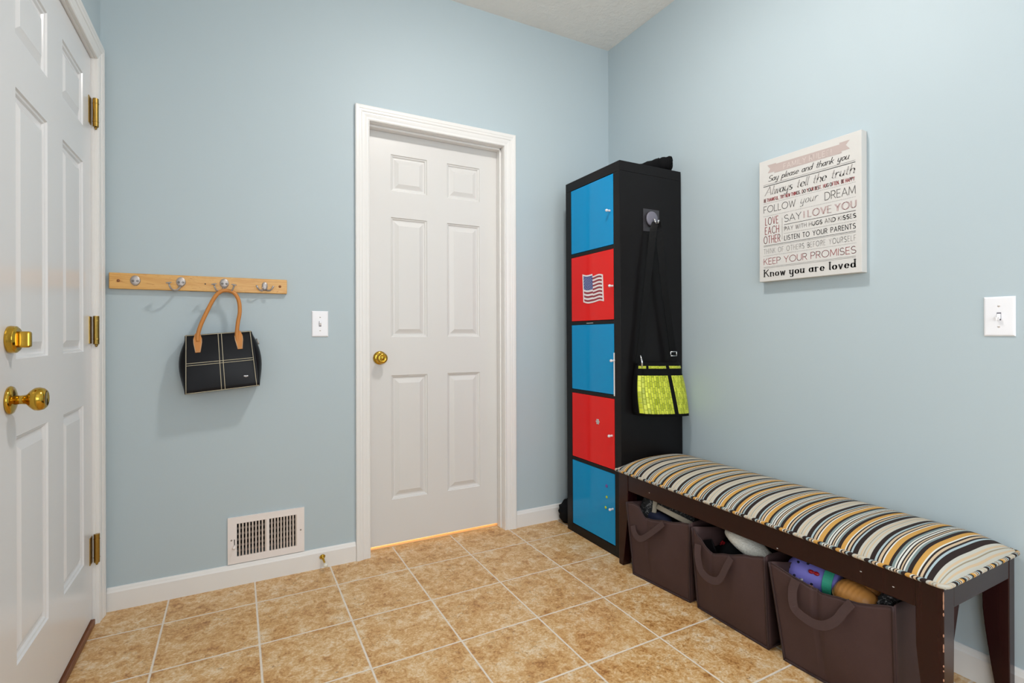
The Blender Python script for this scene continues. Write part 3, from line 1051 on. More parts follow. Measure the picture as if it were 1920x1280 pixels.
m = MB()
quad_strip(m, -0.06, 0.4999, -0.06, 1.06, 0.0012)
quad_strip(m, 0.5001, 1.06, -0.06, 1.06, 0.0012)
quad_strip(m, 0.49, 0.56, -0.06, 1.06, 0.0011, 3)
m.build('sticker_base', M['flag_white'], fg, solid=0.0006)
m = MB()
for i in range(0, 13, 2):
    t0, t1 = i / 13, (i + 1) / 13
    if i < 7:
        quad_strip(m, 0.5001, 1.0, t0, t1, 0.0018)
    else:
        quad_strip(m, 0.0, 0.4999, t0, t1, 0.0018)
        quad_strip(m, 0.5001, 1.0, t0, t1, 0.0018)
lab(m.build('stripes', M['flag_red'], fg), 'dark red stripes')
m = MB()
quad_strip(m, 0.0, 0.4999, 0.0, 7 / 13, 0.0019)
lab(m.build('canton', M['flag_blue'], fg), 'blue canton')
m = MB()
for rr_ in range(9):
    for cc in range(6 - rr_ % 2):
        s_ = 0.04 + (cc + 0.5 * (rr_ % 2)) * 0.083
        t_ = (0.6 + rr_ * 0.72) / 13 + 0.012
        p = flagP(s_, t_, 0.0022)
        star = []
        for q in range(10):
            rr2 = 0.0030 if q % 2 == 0 else 0.0013
            an = pi / 2 + q * pi / 5
            star.append(p + Vector((0, -rr2 * cos(an), rr2 * sin(an))))
        k = m.add(star, [])
        m.f.append(tuple(range(k, k + 10)))
m.build('stars', M['flag_white'], fg)


def dot(name, y, z, r, mat, label, cat='sticker', group=None, star=False):
    m = MB()
    c = LEAN @ Vector((CX0 + 0.0003, y, z))
    if star:
        for q in range(6):
            an = q * pi / 3
            m.ell(c + Vector((-0.0008, 0.010 * cos(an), 0.010 * sin(an))), (0.0012, 0.0048, 0.0048), n=10, m=6)
        m.ell(c + Vector((-0.0008, 0, 0)), (0.0014, 0.005, 0.005), n=10, m=6)
    else:
        m.lathe([(0, 0), (r, 0), (r * 0.95, 0.0022), (r * 0.6, 0.003), (0, 0.003)], c, (-1, 0, 0), 18)
    o = m.build(name, mat, smooth=True)
    return tag(o, label, cat, group)


dot('flower_magnet', -0.408, 0.613, 0.012, M['silver_charm'], 'small silver flower magnet on the lower red cabinet door', 'magnet', star=True)
dot('round_magnet', -0.474, 0.314, 0.008, M['violet_dot'], 'violet round magnet, topmost of three on the lowest blue door', 'magnet', 'round magnets on the lowest blue door')
dot('round_magnet', -0.474, 0.261, 0.0065, M['yellow_dot'], 'yellow green round magnet, middle of three on the lowest blue door', 'magnet', 'round magnets on the lowest blue door')
dot('round_magnet', -0.466, 0.209, 0.0065, M['yellow_dot'], 'yellow green round magnet beside the knob of the lowest blue door', 'magnet', 'round magnets on the lowest blue door')

# adhesive hook on the cabinet side
ah = thing('adhesive_hook', (-0.208, CY0, 1.585), 'clear square adhesive hook with a grey disc on the black cabinet side', 'hook')
MB().box(-0.258, -0.157, CY0 - 0.0022, CY0 - 0.0003, 1.533, 1.640).build('film_square', M['clear_film'], ah, xf=LEAN)
MB().lathe([(0, 0), (0.036, 0), (0.035, 0.004), (0.028, 0.006), (0, 0.007)], (-0.213, CY0 - 0.002, 1.592), (0, -1, 0), 28).build('disc', M['grey_disc'], ah, smooth=True)
m = MB().tube(smooth_path([Vector((-0.211, CY0 - 0.008, 1.590)), Vector((-0.211, CY0 - 0.018, 1.586)), Vector((-0.211, CY0 - 0.022, 1.574)), Vector((-0.211, CY0 - 0.030, 1.565)),
                           Vector((-0.211, CY0 - 0.040, 1.568)), Vector((-0.211, CY0 - 0.044, 1.579))]), 0.0045, 10)
m.build('hook_wire', M['chrome'], ah, smooth=True)

# ---------------------------------------------------------------- lime purse on the cabinet side
pu = thing('shoulder_purse', (-0.2, -0.64, 0.66), 'lime woven shoulder purse with black trim hanging on the black cabinet side', 'purse')
PYB = CY0 - 0.006      # back plane
PTL, PTR = (-0.324, 0.911), (-0.046, 0.904)
PBL, PBR = (-0.336, 0.668), (-0.013, 0.648)


def purse(u, v):
    """u round the section from the left back, v up"""
    xl = PBL[0] + (PTL[0] - PBL[0]) * v
    xr = PBR[0] + (PTR[0] - PBR[0]) * v
    zl = PBL[1] + (PTL[1] - PBL[1]) * v
    zr = PBR[1] + (PTR[1] - PBR[1]) * v
    xl -= 0.012 * sin(pi * v)
    xr += 0.010 * sin(pi * v)
    d = 0.085 - 0.050 * v
    if u <= 0.6:
        q = u / 0.6
        s_ = q
        y = PYB - d * max(0.0, 1 - abs(2 * q - 1) ** 4.0) ** 0.5
    else:
        q = 1 - (u - 0.6) / 0.4
        s_ = q
        y = PYB
    ruf = 0.004 * sin(s_ * 16 + 1) * v * v
    return Vector((xl + (xr - xl) * s_, y - ruf * (1 if u <= 0.6 else 0), zl + (zr - zl) * s_))


def purse_patch(m, u0, u1, v0, v1, off, nu=28, nv=16):
    def fn(a_, b_):
        u, v_ = u0 + (u1 - u0) * a_, v0 + (v1 - v0) * b_
        p = purse(u, v_)
        e = 1e-3
        nrm = (purse(min(u + e, 0.6), v_) - purse(max(u - e, 0), v_)).cross(purse(u, v_ + e) - purse(u, v_ - e)).normalized()
        if nrm.y > 0:
            nrm = -nrm
        return p + nrm * off
    m.grid(fn, nu, nv)


m = MB()
nu, nv = 64, 16
vs_ = [purse(i / nu, jv / (nv - 1)) for jv in range(nv) for i in range(nu)]
fs_ = [(jv * nu + i, jv * nu + (i + 1) % nu, (jv + 1) * nu + (i + 1) % nu, (jv + 1) * nu + i) for jv in range(nv - 1) for i in range(nu)]
fs_ += [tuple(range(nu)), tuple((nv - 1) * nu + i for i in range(nu))]
m.add(vs_, fs_)
m.build('purse_body', M['black_fabric'], pu, smooth=True)
UB = 0.336
for (u0, u1) in ((0.015, UB), (UB + 0.046, 0.585)):
    m = MB()
    purse_patch(m, u0, u1, 0.045, 0.755, 0.0015)
    lab(m.build('woven_panel', M['lime'], pu, smooth=True), 'lime green woven panel')
for (u0, u1) in ((0.015, 0.085), (0.115, UB), (UB + 0.046, 0.585)):
    m = MB()
    purse_patch(m, u0, u1, 0.885, 0.935, 0.0015, 20, 4)
    lab(m.build('woven_band', M['lime'], pu, smooth=True), 'narrow lime woven band')


def ribbon(m, pts, wdir, width, thick=0.002):
    """flat strap along pts, wdir a list of width directions or one vector"""
    n = len(pts)
    vs = []
    for i, p in enumerate(pts):
        t_ = (pts[min(i + 1, n - 1)] - pts[max(i - 1, 0)]).normalized()
        wd = (wdir[i] if isinstance(wdir, list) else wdir).copy()
        wd = (wd - t_ * wd.dot(t_)).normalized()
        nn = t_.cross(wd).normalized() * thick / 2
        wd = wd * width / 2
        vs += [p - wd - nn, p + wd - nn, p + wd + nn, p - wd + nn]
    fs = [(0, 1, 2, 3), (4 * n - 4, 4 * n - 1, 4 * n - 2, 4 * n - 3)]
    for i in range(n - 1):
        for q in range(4):
            fs.append((4 * i + q, 4 * i + 4 + q, 4 * i + 4 + (q + 1) % 4, 4 * i + (q + 1) % 4))
    m.add(vs, fs)


m = MB()
yb = CY0 - 0.026
sp = [Vector((-0.318, -0.604, 0.905)), Vector((-0.300, -0.606, 1.02)), Vector((-0.262, yb, 1.30)), Vector((-0.232, yb, 1.50)), Vector((-0.220, yb, 1.556)),
      Vector((-0.211, CY0 - 0.030, 1.571)), Vector((-0.202, yb - 0.004, 1.556)), Vector((-0.192, yb - 0.004, 1.50)), Vector((-0.160, yb - 0.004, 1.26)), Vector((-0.118, yb - 0.004, 1.02)),
      Vector((-0.098, -0.612, 0.905))]
sp = smooth_path(sp, 5)
wd = []
for i, p in enumerate(sp):
    f = i / (len(sp) - 1)
    k = 1 - abs(f - 0.5) * 2
    wd.append(Vector((0.35 + 0.65 * (1 - k) ** 0.6, -0.9 * k ** 2 - 0.15, 0.0)).normalized())
ribbon(m, sp, wd, 0.032, 0.002)
st = m.build('shoulder_strap', M['black_web'], pu)
m = MB()
cx, cz, cy = -0.104, 0.945, -0.614
for a_, b_ in (((cx - 0.019, cz - 0.008), (cx - 0.019, cz + 0.012)), ((cx - 0.019, cz + 0.012), (cx + 0.019, cz + 0.012)), ((cx + 0.019, cz + 0.012), (cx + 0.019, cz - 0.008)),
               ((cx - 0.019, cz - 0.008), (cx + 0.019, cz - 0.008))):
    m.tube([(a_[0], cy, a_[1]), (b_[0], cy, b_[1])], 0.0028, 8)
m.build('buckle', M['chrome'], st, smooth=True)
m = MB().tube([(-0.330, -0.632, 0.945), (-0.326, -0.638, 0.915), (-0.328, -0.640, 0.890)], [0.003, 0.0045, 0.003], 8)
m.build('clasp', M['chrome'], pu, smooth=True)

# ---------------------------------------------------------------- roll on the cabinet, bag behind it
ro = thing('rolled_cloth', (-0.12, -0.5, CH), 'rolled up black cloth lying on top of the tall cabinet', 'cloth')
m = MB()
path = smooth_path([Vector((-0.068, -0.562, 1.8855)), Vector((-0.088, -0.530, 1.886)), Vector((-0.115, -0.490, 1.884)), Vector((-0.150, -0.44, 1.878)), Vector((-0.185, -0.38, 1.872)), Vector((-0.215, -0.33, 1.866))], 5)
n = len(path)
random.seed(4)
m.tube(path, [0.0355 - 0.022 * max(0, (i / n - 0.25)) + 0.0018 * sin(i * 1.7) for i in range(n)], 18)
m.build('roll', M['black_fabric'], ro, smooth=True)
m = MB()
e0 = path[0].copy()
axv = (path[0] - path[2]).normalized()
aa = axv.cross(Vector((0, 0, 1))).normalized()
bb = aa.cross(axv)
spl = []
for i in range(56):
    an = i / 55 * 2 * pi * 2.4
    rr_ = 0.006 + 0.028 * i / 55
    spl.append(e0 + axv * (0.004 - 0.002 * i / 55) + aa * cos(an) * rr_ + bb * sin(an) * rr_)
m.tube(spl, 0.0035, 8)
m.build('rolled_edge', M['black_fabric'], ro, smooth=True)
m = MB()
for fq in (5, 7):
    pc = path[fq]
    cir = []
    t_ = (path[fq + 1] - path[fq - 1]).normalized()
    a2 = t_.cross(Vector((0, 0, 1))).normalized()
    b2 = a2.cross(t_)
    for k in range(25):
        an = 2 * pi * k / 24
        cir.append(pc + (a2 * cos(an) + b2 * sin(an)) * 0.0345)
    m.tube(cir, 0.0028, 6)
m.build('fold', M['black_fabric'], ro, smooth=True)

bbg = thing('drawstring_bag', (-0.35, -0.08, 0), 'small black crumpled bag on the floor behind the tall cabinet', 'bag')
m = MB()


def crumple(q):
    d = q.normalized()
    k = 1 + 0.07 * sin(9 * d.x + 4 * d.z) * sin(8 * d.y + 3) + 0.06 * sin(14 * d.z + 5 * d.x)
    q = q * k
    if q.z > 0.03:
        sh = 1 - 0.55 * min(1, (q.z - 0.03) / 0.05)
        q = Vector((q.x * sh, q.y * sh, q.z))
    q.z = max(q.z, -0.066)
    return q


m.ell((-0.340, -0.0785, 0.067), (0.064, 0.052, 0.080), n=36, m=24, fn=crumple)
m.build('sack', M['black_fabric'], bbg, smooth=True)
m = MB().tube(smooth_path([Vector((-0.332, -0.075, 0.130)), Vector((-0.342, -0.072, 0.150)), Vector((-0.336, -0.070, 0.172)), Vector((-0.325, -0.070, 0.192)), Vector((-0.305, -0.075, 0.170)), Vector((-0.31, -0.08, 0.13))]), 0.007, 8)
m.build('strap', M['black_web'], bbg, smooth=True)
lab(MB().ell((-0.330, -0.092, 0.132), (0.012, 0.005, 0.009), n=12, m=8).build('tag', M['flag_red'], bbg, smooth=True), 'dark red tag')

# ---------------------------------------------------------------- word sign
SX = -0.035
SY0, SY1, SZ0, SZ1 = -1.025, -1.421, 1.2585, 1.757
sg = thing('wall_sign', (0, -1.223, SZ0), 'cream canvas sign of printed family rules on the right wall', 'wall art')
MB().box(SX, -0.0008, SY1, SY0, SZ0, SZ1).build('canvas', M['canvas'], sg, bevel=0.0015)


def SP(u, z):
    return Vector((SX - 0.0006, SY0 - u, z))


def arc(cx, cy, rx, ry, a0, a1, n=14):
    return [(cx + rx * cos(rad(a0 + (a1 - a0) * i / n)), cy + ry * sin(rad(a0 + (a1 - a0) * i / n))) for i in range(n + 1)]


UP = {
    'A': (.8, [[(0, 0), (.4, 1), (.8, 0)], [(.13, .33), (.67, .33)]]),
    'B': (.6, [[(0, 0), (0, 1)] + [(.2, 1)] + arc(.28, .76, .26, .24, 90, -90) + [(0, .52)], [(0, .52)] + arc(.32, .26, .28, .26, 90, -90) + [(0, 0)]]),
    'C': (.85, [arc(.5, .5, .5, .5, 42, 318, 22)]),
    'D': (.75, [[(0, 0), (0, 1), (.2, 1)] + arc(.25, .5, .5, .5, 90, -90) + [(0, 0)]]),
    'E': (.5, [[(.5, 1), (0, 1), (0, 0), (.5, 0)], [(0, .52), (.44, .52)]]),
    'F': (.5, [[(.5, 1), (0, 1), (0, 0)], [(0, .5), (.42, .5)]]),
    'G': (.9, [arc(.5, .5, .5, .5, 42, 330, 22) + [(.93, .48), (.56, .48)]]),
    'H': (.66, [[(0, 0), (0, 1)], [(.66, 0), (.66, 1)], [(0, .52), (.66, .52)]]),
    'I': (.02, [[(.01, 0), (.01, 1)]]),
    'K': (.62, [[(0, 0), (0, 1)], [(.58, 1), (0, .42)], [(.2, .62), (.62, 0)]]),
    'L': (.48, [[(0, 1), (0, 0), (.48, 0)]]),
    'M': (.9, [[(0, 0), (.06, 1), (.45, .15), (.84, 1), (.9, 0)]]),
    'N': (.7, [[(0, 0), (0, 1), (.7, 0), (.7, 1)]]),
    'O': (1.0, [arc(.5, .5, .5, .5, 0, 360, 28)]),
    'P': (.58, [[(0, 0), (0, 1), (.25, 1)] + arc(.3, .74, .28, .26, 90, -90) + [(0, .48)]]),
    'R': (.62, [[(0, 0), (0, 1), (.25, 1)] + arc(.3, .74, .28, .26, 90, -90) + [(0, .48)], [(.3, .48), (.62, 0)]]),
    'S': (.6, [arc(.3, .745, .27, .255, 40, 270) + arc(.3, .245, .3, .245, 90, -145)]),
    'T': (.62, [[(0, 1), (.62, 1)], [(.31, 1), (.31, 0)]]),
    'U': (.66, [[(0, 1), (0, .33)] + arc(.33, .33, .33, .33, 180, 360) + [(.66, 1)]]),
    'V': (.72, [[(0, 1), (.36, 0), (.72, 1)]]),
    'W': (1.05, [[(0, 1), (.27, 0), (.525, .9), (.78, 0), (1.05, 1)]]),
    'Y': (.7, [[(0, 1), (.35, .48), (.7, 1)], [(.35, .48), (.35, 0)]]),
    '.': (.02, [[(0, 0), (.01, .07)]]), '!': (.02, [[(.01, .3), (.01, 1)], [(0, 0), (.01, .07)]]),
}
LO = {
    'a': (.48, [arc(.2, .27, .2, .27, 20, 380, 20), [(.41, .54), (.41, .1), (.48, .02)]]),
    'd': (.48, [arc(.2, .27, .2, .27, 20, 380, 20), [(.41, 1), (.41, .1), (.48, .02)]]),
    'e': (.42, [[(.02, .26), (.41, .3)] + arc(.21, .27, .2, .27, 10, 320, 18)]),
    'h': (.46, [[(.02, 1), (.02, 0)], arc(.22, .34, .2, .2, 180, 0) + [(.42, .05), (.46, 0)]]),
    'k': (.44, [[(.02, 1), (.02, 0)], [(.38, .54), (.04, .24)], [(.14, .32), (.42, 0)]]),
    'l': (.1, [[(.03, 1), (.03, .08), (.1, 0)]]),
    'n': (.46, [[(.02, .54), (.02, 0)], arc(.22, .34, .2, .2, 180, 0) + [(.42, .05), (.46, 0)]]),
    'o': (.42, [arc(.21, .27, .21, .27, 0, 360, 22)]),
    'p': (.44, [[(.02, .54), (.02, -.38)], arc(.23, .27, .2, .27, 160, -170, 20)]),
    'r': (.34, [[(.02, .54), (.02, 0)], arc(.2, .32, .18, .22, 180, 50)]),
    's': (.34, [arc(.17, .405, .14, .14, 50, 270) + arc(.17, .135, .15, .135, 90, -150)]),
    't': (.3, [[(.12, .86), (.12, .1), (.24, 0)], [(-.04, .54), (.28, .54)]]),
    'u': (.46, [[(.02, .54), (.02, .2)] + arc(.2, .2, .18, .2, 180, 360), [(.40, .54), (.40, .06), (.46, 0)]]),
    'v': (.42, [[(.02, .54), (.2, 0), (.40, .54)]]),
    'w': (.62, [[(.02, .54), (.16, 0), (.31, .48), (.46, 0), (.60, .54)]]),
    'y': (.46, [[(.02, .54), (.02, .2)] + arc(.2, .2, .18, .2, 180, 360), [(.40, .54), (.40, -.2)] + arc(.22, -.2, .18, .18, 0, -140)]),
}


def letter(text, u0, u1, z0, h, wt, mat, slant=0.0, nib=None, track=.22, space=.42, double=0.0, name='lettering', serif=0.0, scale_lower=1.0):
    glyphs, x = [], 0.0
    for ch in text:
        if ch == ' ':
            x += space
            continue
        g = UP.get(ch) if ch in UP else LO[ch]
        glyphs.append((x, g[1], ch))
        x += g[0] + track
    total = x - track
    kx = (u1 - u0 - slant * h * 0.5) / total
    m = MB()

    def seg(a_, b_, d):
        du, dz = b_[0] - a_[0], b_[1] - a_[1]
        L = math.hypot(du, dz)
        if L < 1e-7:
            return
        w_ = wt
        if nib:
            w_ = nib[0] + (nib[1] - nib[0]) * abs(dz / L) ** 1.5
        ex = min(w_, wt) * 0.35
        du, dz = du / L, dz / L
        a2 = (a_[0] - du * ex, a_[1] - dz * ex)
        b2 = (b_[0] + du * ex, b_[1] + dz * ex)
        nx, nz = -dz * w_ / 2, du * w_ / 2
        m.add([SP(a2[0] + nx, a2[1] + nz), SP(b2[0] + nx, b2[1] + nz), SP(b2[0] - nx, b2[1] - nz), SP(a2[0] - nx, a2[1] - nz)], [(0, 1, 2, 3)])
    for gx, strokes, ch in glyphs:
        for stv in strokes:
            for dbl in ((0.0, double) if double else (0.0,)):
                pts = [(u0 + (gx + px_) * kx + slant * h * py_ + dbl, z0 + py_ * h) for px_, py_ in stv]
                for i in range(len(pts) - 1):
                    seg(pts[i], pts[i + 1], 0)
                if serif and not dbl:
                    for e_, nb in ((0, 1), (-1, -2)):
                        if abs(stv[e_][0] - stv[nb][0]) < 0.02 and abs(stv[e_][1] - stv[nb][1]) > 0.3:
                            q = pts[e_]
                            seg((q[0] - serif, q[1]), (q[0] + serif, q[1]), 0)
    o = m.build(name, mat, sg, recalc=False)
    lab(o, 'printed words ' + text.lower().replace('.', '').replace('!', ''))
    return o


def rule(u0, u1, z, t_, mat=M['ink_soft'], dots=False, vert=None):
    m = MB()
    if vert:
        m.add([SP(u0, vert[0]), SP(u0 + t_, vert[0]), SP(u0 + t_, vert[1]), SP(u0, vert[1])], [(0, 1, 2, 3)])
    elif dots:
        u = u0
        while u < u1:
            m.add([SP(u, z - t_ / 2), SP(u + t_, z - t_ / 2), SP(u + t_, z + t_ / 2), SP(u, z + t_ / 2)], [(0, 1, 2, 3)])
            u += t_ * 2.7
    else:
        m.add([SP(u0, z - t_ / 2), SP(u1, z - t_ / 2), SP(u1, z + t_ / 2), SP(u0, z + t_ / 2)], [(0, 1, 2, 3)])
    return m.build('dotted_rule' if dots else 'printed_rule', mat, sg, recalc=False)


# ribbon banner
m = MB()
zb = 0.0003
Q = lambda u, z, d=0.0: SP(u, z) + Vector((d, 0, 0))
m.add([Q(.068, 1.731), Q(.325, 1.728), Q(.330, 1.695), Q(.068, 1.696)], [(0, 1, 2, 3)])
m.add([Q(.037, 1.735, .0002), Q(.076, 1.7345, .0002), Q(.076, 1.702, .0002), Q(.039, 1.702, .0002), Q(.050, 1.7175, .0002)], [(0, 1, 2, 3, 4)])
m.add([Q(.322, 1.734, .0002), Q(.358, 1.734, .0002), Q(.344, 1.719, .0002), Q(.358, 1.702, .0002), Q(.322, 1.702, .0002)], [(0, 1, 2, 3, 4)])
lab(m.build('ribbon_banner', M['ink_taupe'], sg, recalc=False), 'taupe printed ribbon banner')
_sp = SP
SP = lambda u, z: _sp(u, z) + Vector((-0.0002, 0, 0))
letter('FAMILY RULES!', .108, .293, 1.7015, .0195, .0011, M['ink_pale'], track=.3)
SP = _sp
letter('Say please and thank you', .041, .357, 1.667, .0225, .0021, M['ink_black'], slant=.35, nib=(.0014, .0026), space=.5, track=.12)
rule(.019, .376, 1.656, .0009)
rule(.019, .376, 1.6495, .0024, M['ink_black'])
letter('Always tell the truth', .026, .376, 1.612, .032, .004, M['ink_grey'], slant=.28, nib=(.0010, .0042), space=.45, track=.12)
letter('BE THANKFUL.  TRY NEW THINGS.  DO YOUR BEST.  HUG OFTEN.  BE HAPPY', .022, .373, 1.5855, .0125, .0019, M['ink_red'], track=.30, space=.45)
rule(.020, .376, 1.5785, .0016, dots=True)
letter('FOLLOW', .021, .156, 1.5415, .026, .0021, M['ink_soft'], track=.20)
letter('your', .176, .246, 1.5465, .030, .0018, M['ink_grey'], slant=.3, nib=(.0009, .0024), track=.16)
letter('DREAM', .270, .376, 1.538, .0285, .0021, M['ink_soft'], track=.20)
rule(.020, .376, 1.5265, .0016, dots=True)
letter('LOVE', .028, .084, 1.490, .029, .0023, M['ink_red'], track=.34)
letter('EACH', .027, .087, 1.452, .029, .0023, M['ink_red'], track=.34)
letter('OTHER', .021, .092, 1.4145, .0295, .0023, M['ink_red'], track=.34)
rule(.1005, .102, 0, .0009, vert=(1.421, 1.507))
letter('SAY', .111, .179, 1.4885, .0262, .0019, M['ink_black'], track=.16)
letter('I LOVE YOU', .189, .376, 1.489, .0258, .0010, M['ink_red'], track=.28, double=.0034, space=.35)
rule(.109, .377, 1.478, .0016, M['ink_black'])
letter('PAY WITH HUGS AND KISSES', .111, .377, 1.4535, .0145, .0026, M['ink_grey'], track=.34, space=.5)
rule(.109, .377, 1.4425, .0018, dots=True)
letter('LISTEN TO YOUR PARENTS', .111, .376, 1.4155, .0175, .0021, M['ink_black'], track=.34, space=.7)
rule(.020, .377, 1.4057, .0015, M['ink_black'])
rule(.020, .377, 1.4012, .0008)
letter('THINK OF OTHERS BEFORE YOURSELF', .021, .377, 1.3725, .0195, .0015, M['ink_grey'], track=.40, space=.75)
rule(.020, .377, 1.3635, .0015, dots=True)
letter('KEEP YOUR PROMISES', .021, .377, 1.3277, .0245, .0019, M['ink_red'], track=.20, space=.42)
rule(.020, .377, 1.3175, .0008)
rule(.020, .377, 1.3132, .0008)
letter('Know you are loved', .023, .376, 1.2785, .0275, .006, M['ink_black'], nib=(.0013, .0056), track=.28, space=.40, serif=.0048)

# ---------------------------------------------------------------- bench
BX0, BX1 = -0.430, -0.016        # front and back of the frame
BY0, BY1 = -1.811, -0.598        # near and far ends
bn = thing('upholstered_bench', (-0.22, -1.2, 0), 'dark wood bench with a striped padded seat along the right wall', 'bench')
ES = M['espresso']
LT = 0.055


def leg(front, near):
    """square leg, its inner y face curving in towards the foot"""
    m = MB()
    x0, x1 = (BX0, BX0 + LT) if front else (BX1 - 0.036, BX1)
    if not front:
        x0 = -0.052
    yo = BY0 if near else BY1
    sgn = 1 if near else -1
    zs = [0, 0.05, 0.10, 0.15, 0.20, 0.25, 0.30, 0.35, 0.421]
    rings = []
    for z in zs:
        q = max(0.0, 1 - z / 0.26)
        wy = 0.060 - 0.032 * q ** 1.25
        wx = q ** 1.3 * (0.010 if front else 0.004)
        yi = yo + sgn * wy
        xb = x1 - wx if front else x1
        xa = x0 if front else x0 + wx
        rings.append([(xa, yo, z), (xb, yo, z), (xb, yi, z), (xa, yi, z)])
    k = m.add([p for r in rings for p in r], [])
    for i in range(len(rings) - 1):
        for q in range(4):
            m.f.append((k + i * 4 + q, k + i * 4 + (q + 1) % 4, k + (i + 1) * 4 + (q + 1) % 4, k + (i + 1) * 4 + q))
    m.f.append((k, k + 1, k + 2, k + 3))
    m.f.append(tuple(k + (len(rings) - 1) * 4 + q for q in range(4)))
    return m.build('leg', ES, bn, bevel=0.0025)


nl = leg(True, True)
leg(True, False)
leg(False, True)
leg(False, False)
MB().box(BX0 + 0.003, BX0 + 0.026, BY0 + 0.0605, BY1 - 0.0605, 0.344, 0.421).build('front_apron', ES, bn, bevel=0.0015)
MB().box(-0.045, -0.020, BY0 + 0.0605, BY1 - 0.0605, 0.350, 0.421).build('back_apron', ES, bn, bevel=0.0015)
MB().box(BX0 + LT + 0.0005, -0.0535, BY0 + 0.001, BY0 + 0.024, 0.356, 0.421).build('end_apron', ES, bn, bevel=0.0012)
MB().box(BX0 + LT + 0.0005, -0.0535, BY1 - 0.024, BY1 - 0.001, 0.356, 0.421).build('end_apron', ES, bn, bevel=0.0012)
m = MB()
random.seed(11)
for z, l_ in ((0.392, 0.022), (0.372, 0.012), (0.352, 0.006), (0.300, 0.005), (0.272, 0.010), (0.262, 0.004), (0.225, 0.004), (0.213, 0.003), (0.19, 0.005), (0.17, 0.004), (0.12, 0.012)):
    lab(MB().ell((BX0 + 0.0012, BY0 + 0.0012, z), (0.0015, 0.0015, l_ * 0.85), n=8, m=6).build('paint_chip', M['chip'], nl, smooth=True), 'pale chip on the leg corner')
m = MB()
for y, z in ((-0.79, 0.372), (-1.37, 0.352), (-1.62, 0.380), (-1.70, 0.372)):
    MB().ell((BX0 + 0.003, y, z), (0.0006, 0.0028, 0.0014), n=8, m=6).build('scuff', M['white_toe'], bn, smooth=True)
QX0, QX1, QY0, QY1, QZ = -0.4465, -0.0155, -1.8215, -0.5875, 0.427


def cush(u, v):
    # u across (front to wall), v along; rounded corners
    x = QX0 + (QX1 - QX0) * u
    y = QY0 + (QY1 - QY0) * v
    du, dv = 2 * u - 1, 2 * v - 1
    lx = max(0.0, 1 - abs(du) ** 2.6) ** 0.62
    dist = (1 - abs(dv)) * (QY1 - QY0) / 2
    ly = min(1.0, dist / 0.11)
    ly = (1 - (1 - ly) ** 2.4) ** 0.7
    return Vector((x, y, QZ + 0.058 * min(lx, 1) * ly + 0.0))


def ease(t_):
    return 0.5 - 0.5 * cos(pi * t_)


m = MB()
NUc, NVc = 36, 110
m.grid(lambda a_, b_: cush(ease(a_), ease(b_)), NUc, NVc)
# underside
k = m.add([(QX0, QY0, QZ - 0.005), (QX1, QY0, QZ - 0.005), (QX1, QY1, QZ - 0.005), (QX0, QY1, QZ - 0.005)], [(0, 1, 2, 3)])
cu = m.build('cushion', M['stripe'], bn, smooth=True)
m = MB()
r_ = 0.018
loop = []
zpp = QZ - 0.0005
corners = [(QX0 + r_, QY0 + r_, 180, 270), (QX1 - r_, QY0 + r_, 270, 360), (QX1 - r_, QY1 - r_, 0, 90), (QX0 + r_, QY1 - r_, 90, 180)]
for cx_, cy_, a0, a1 in corners:
    for q in range(7):
        an = rad(a0 + (a1 - a0) * q / 6)
        loop.append(Vector((cx_ + r_ * cos(an), cy_ + r_ * sin(an), zpp)))
loop.append(loop[0])
m.tube(loop, 0.0058, 10, caps=False)
m.build('piping', M['stripe_pipe'], cu, smooth=True)

# ---------------------------------------------------------------- storage totes under the bench
def poly_z(pts, y):
    for (ya, za), (yb_, zb_) in zip(pts, pts[1:]):
        if yb_ <= y <= ya:
            f = (ya - y) / (ya - yb_)
            f = f * f * (3 - 2 * f) * 0.5 + f * 0.5
            return za + (zb_ - za) * f
    return pts[0][1] if y > pts[0][0] else pts[-1][1]


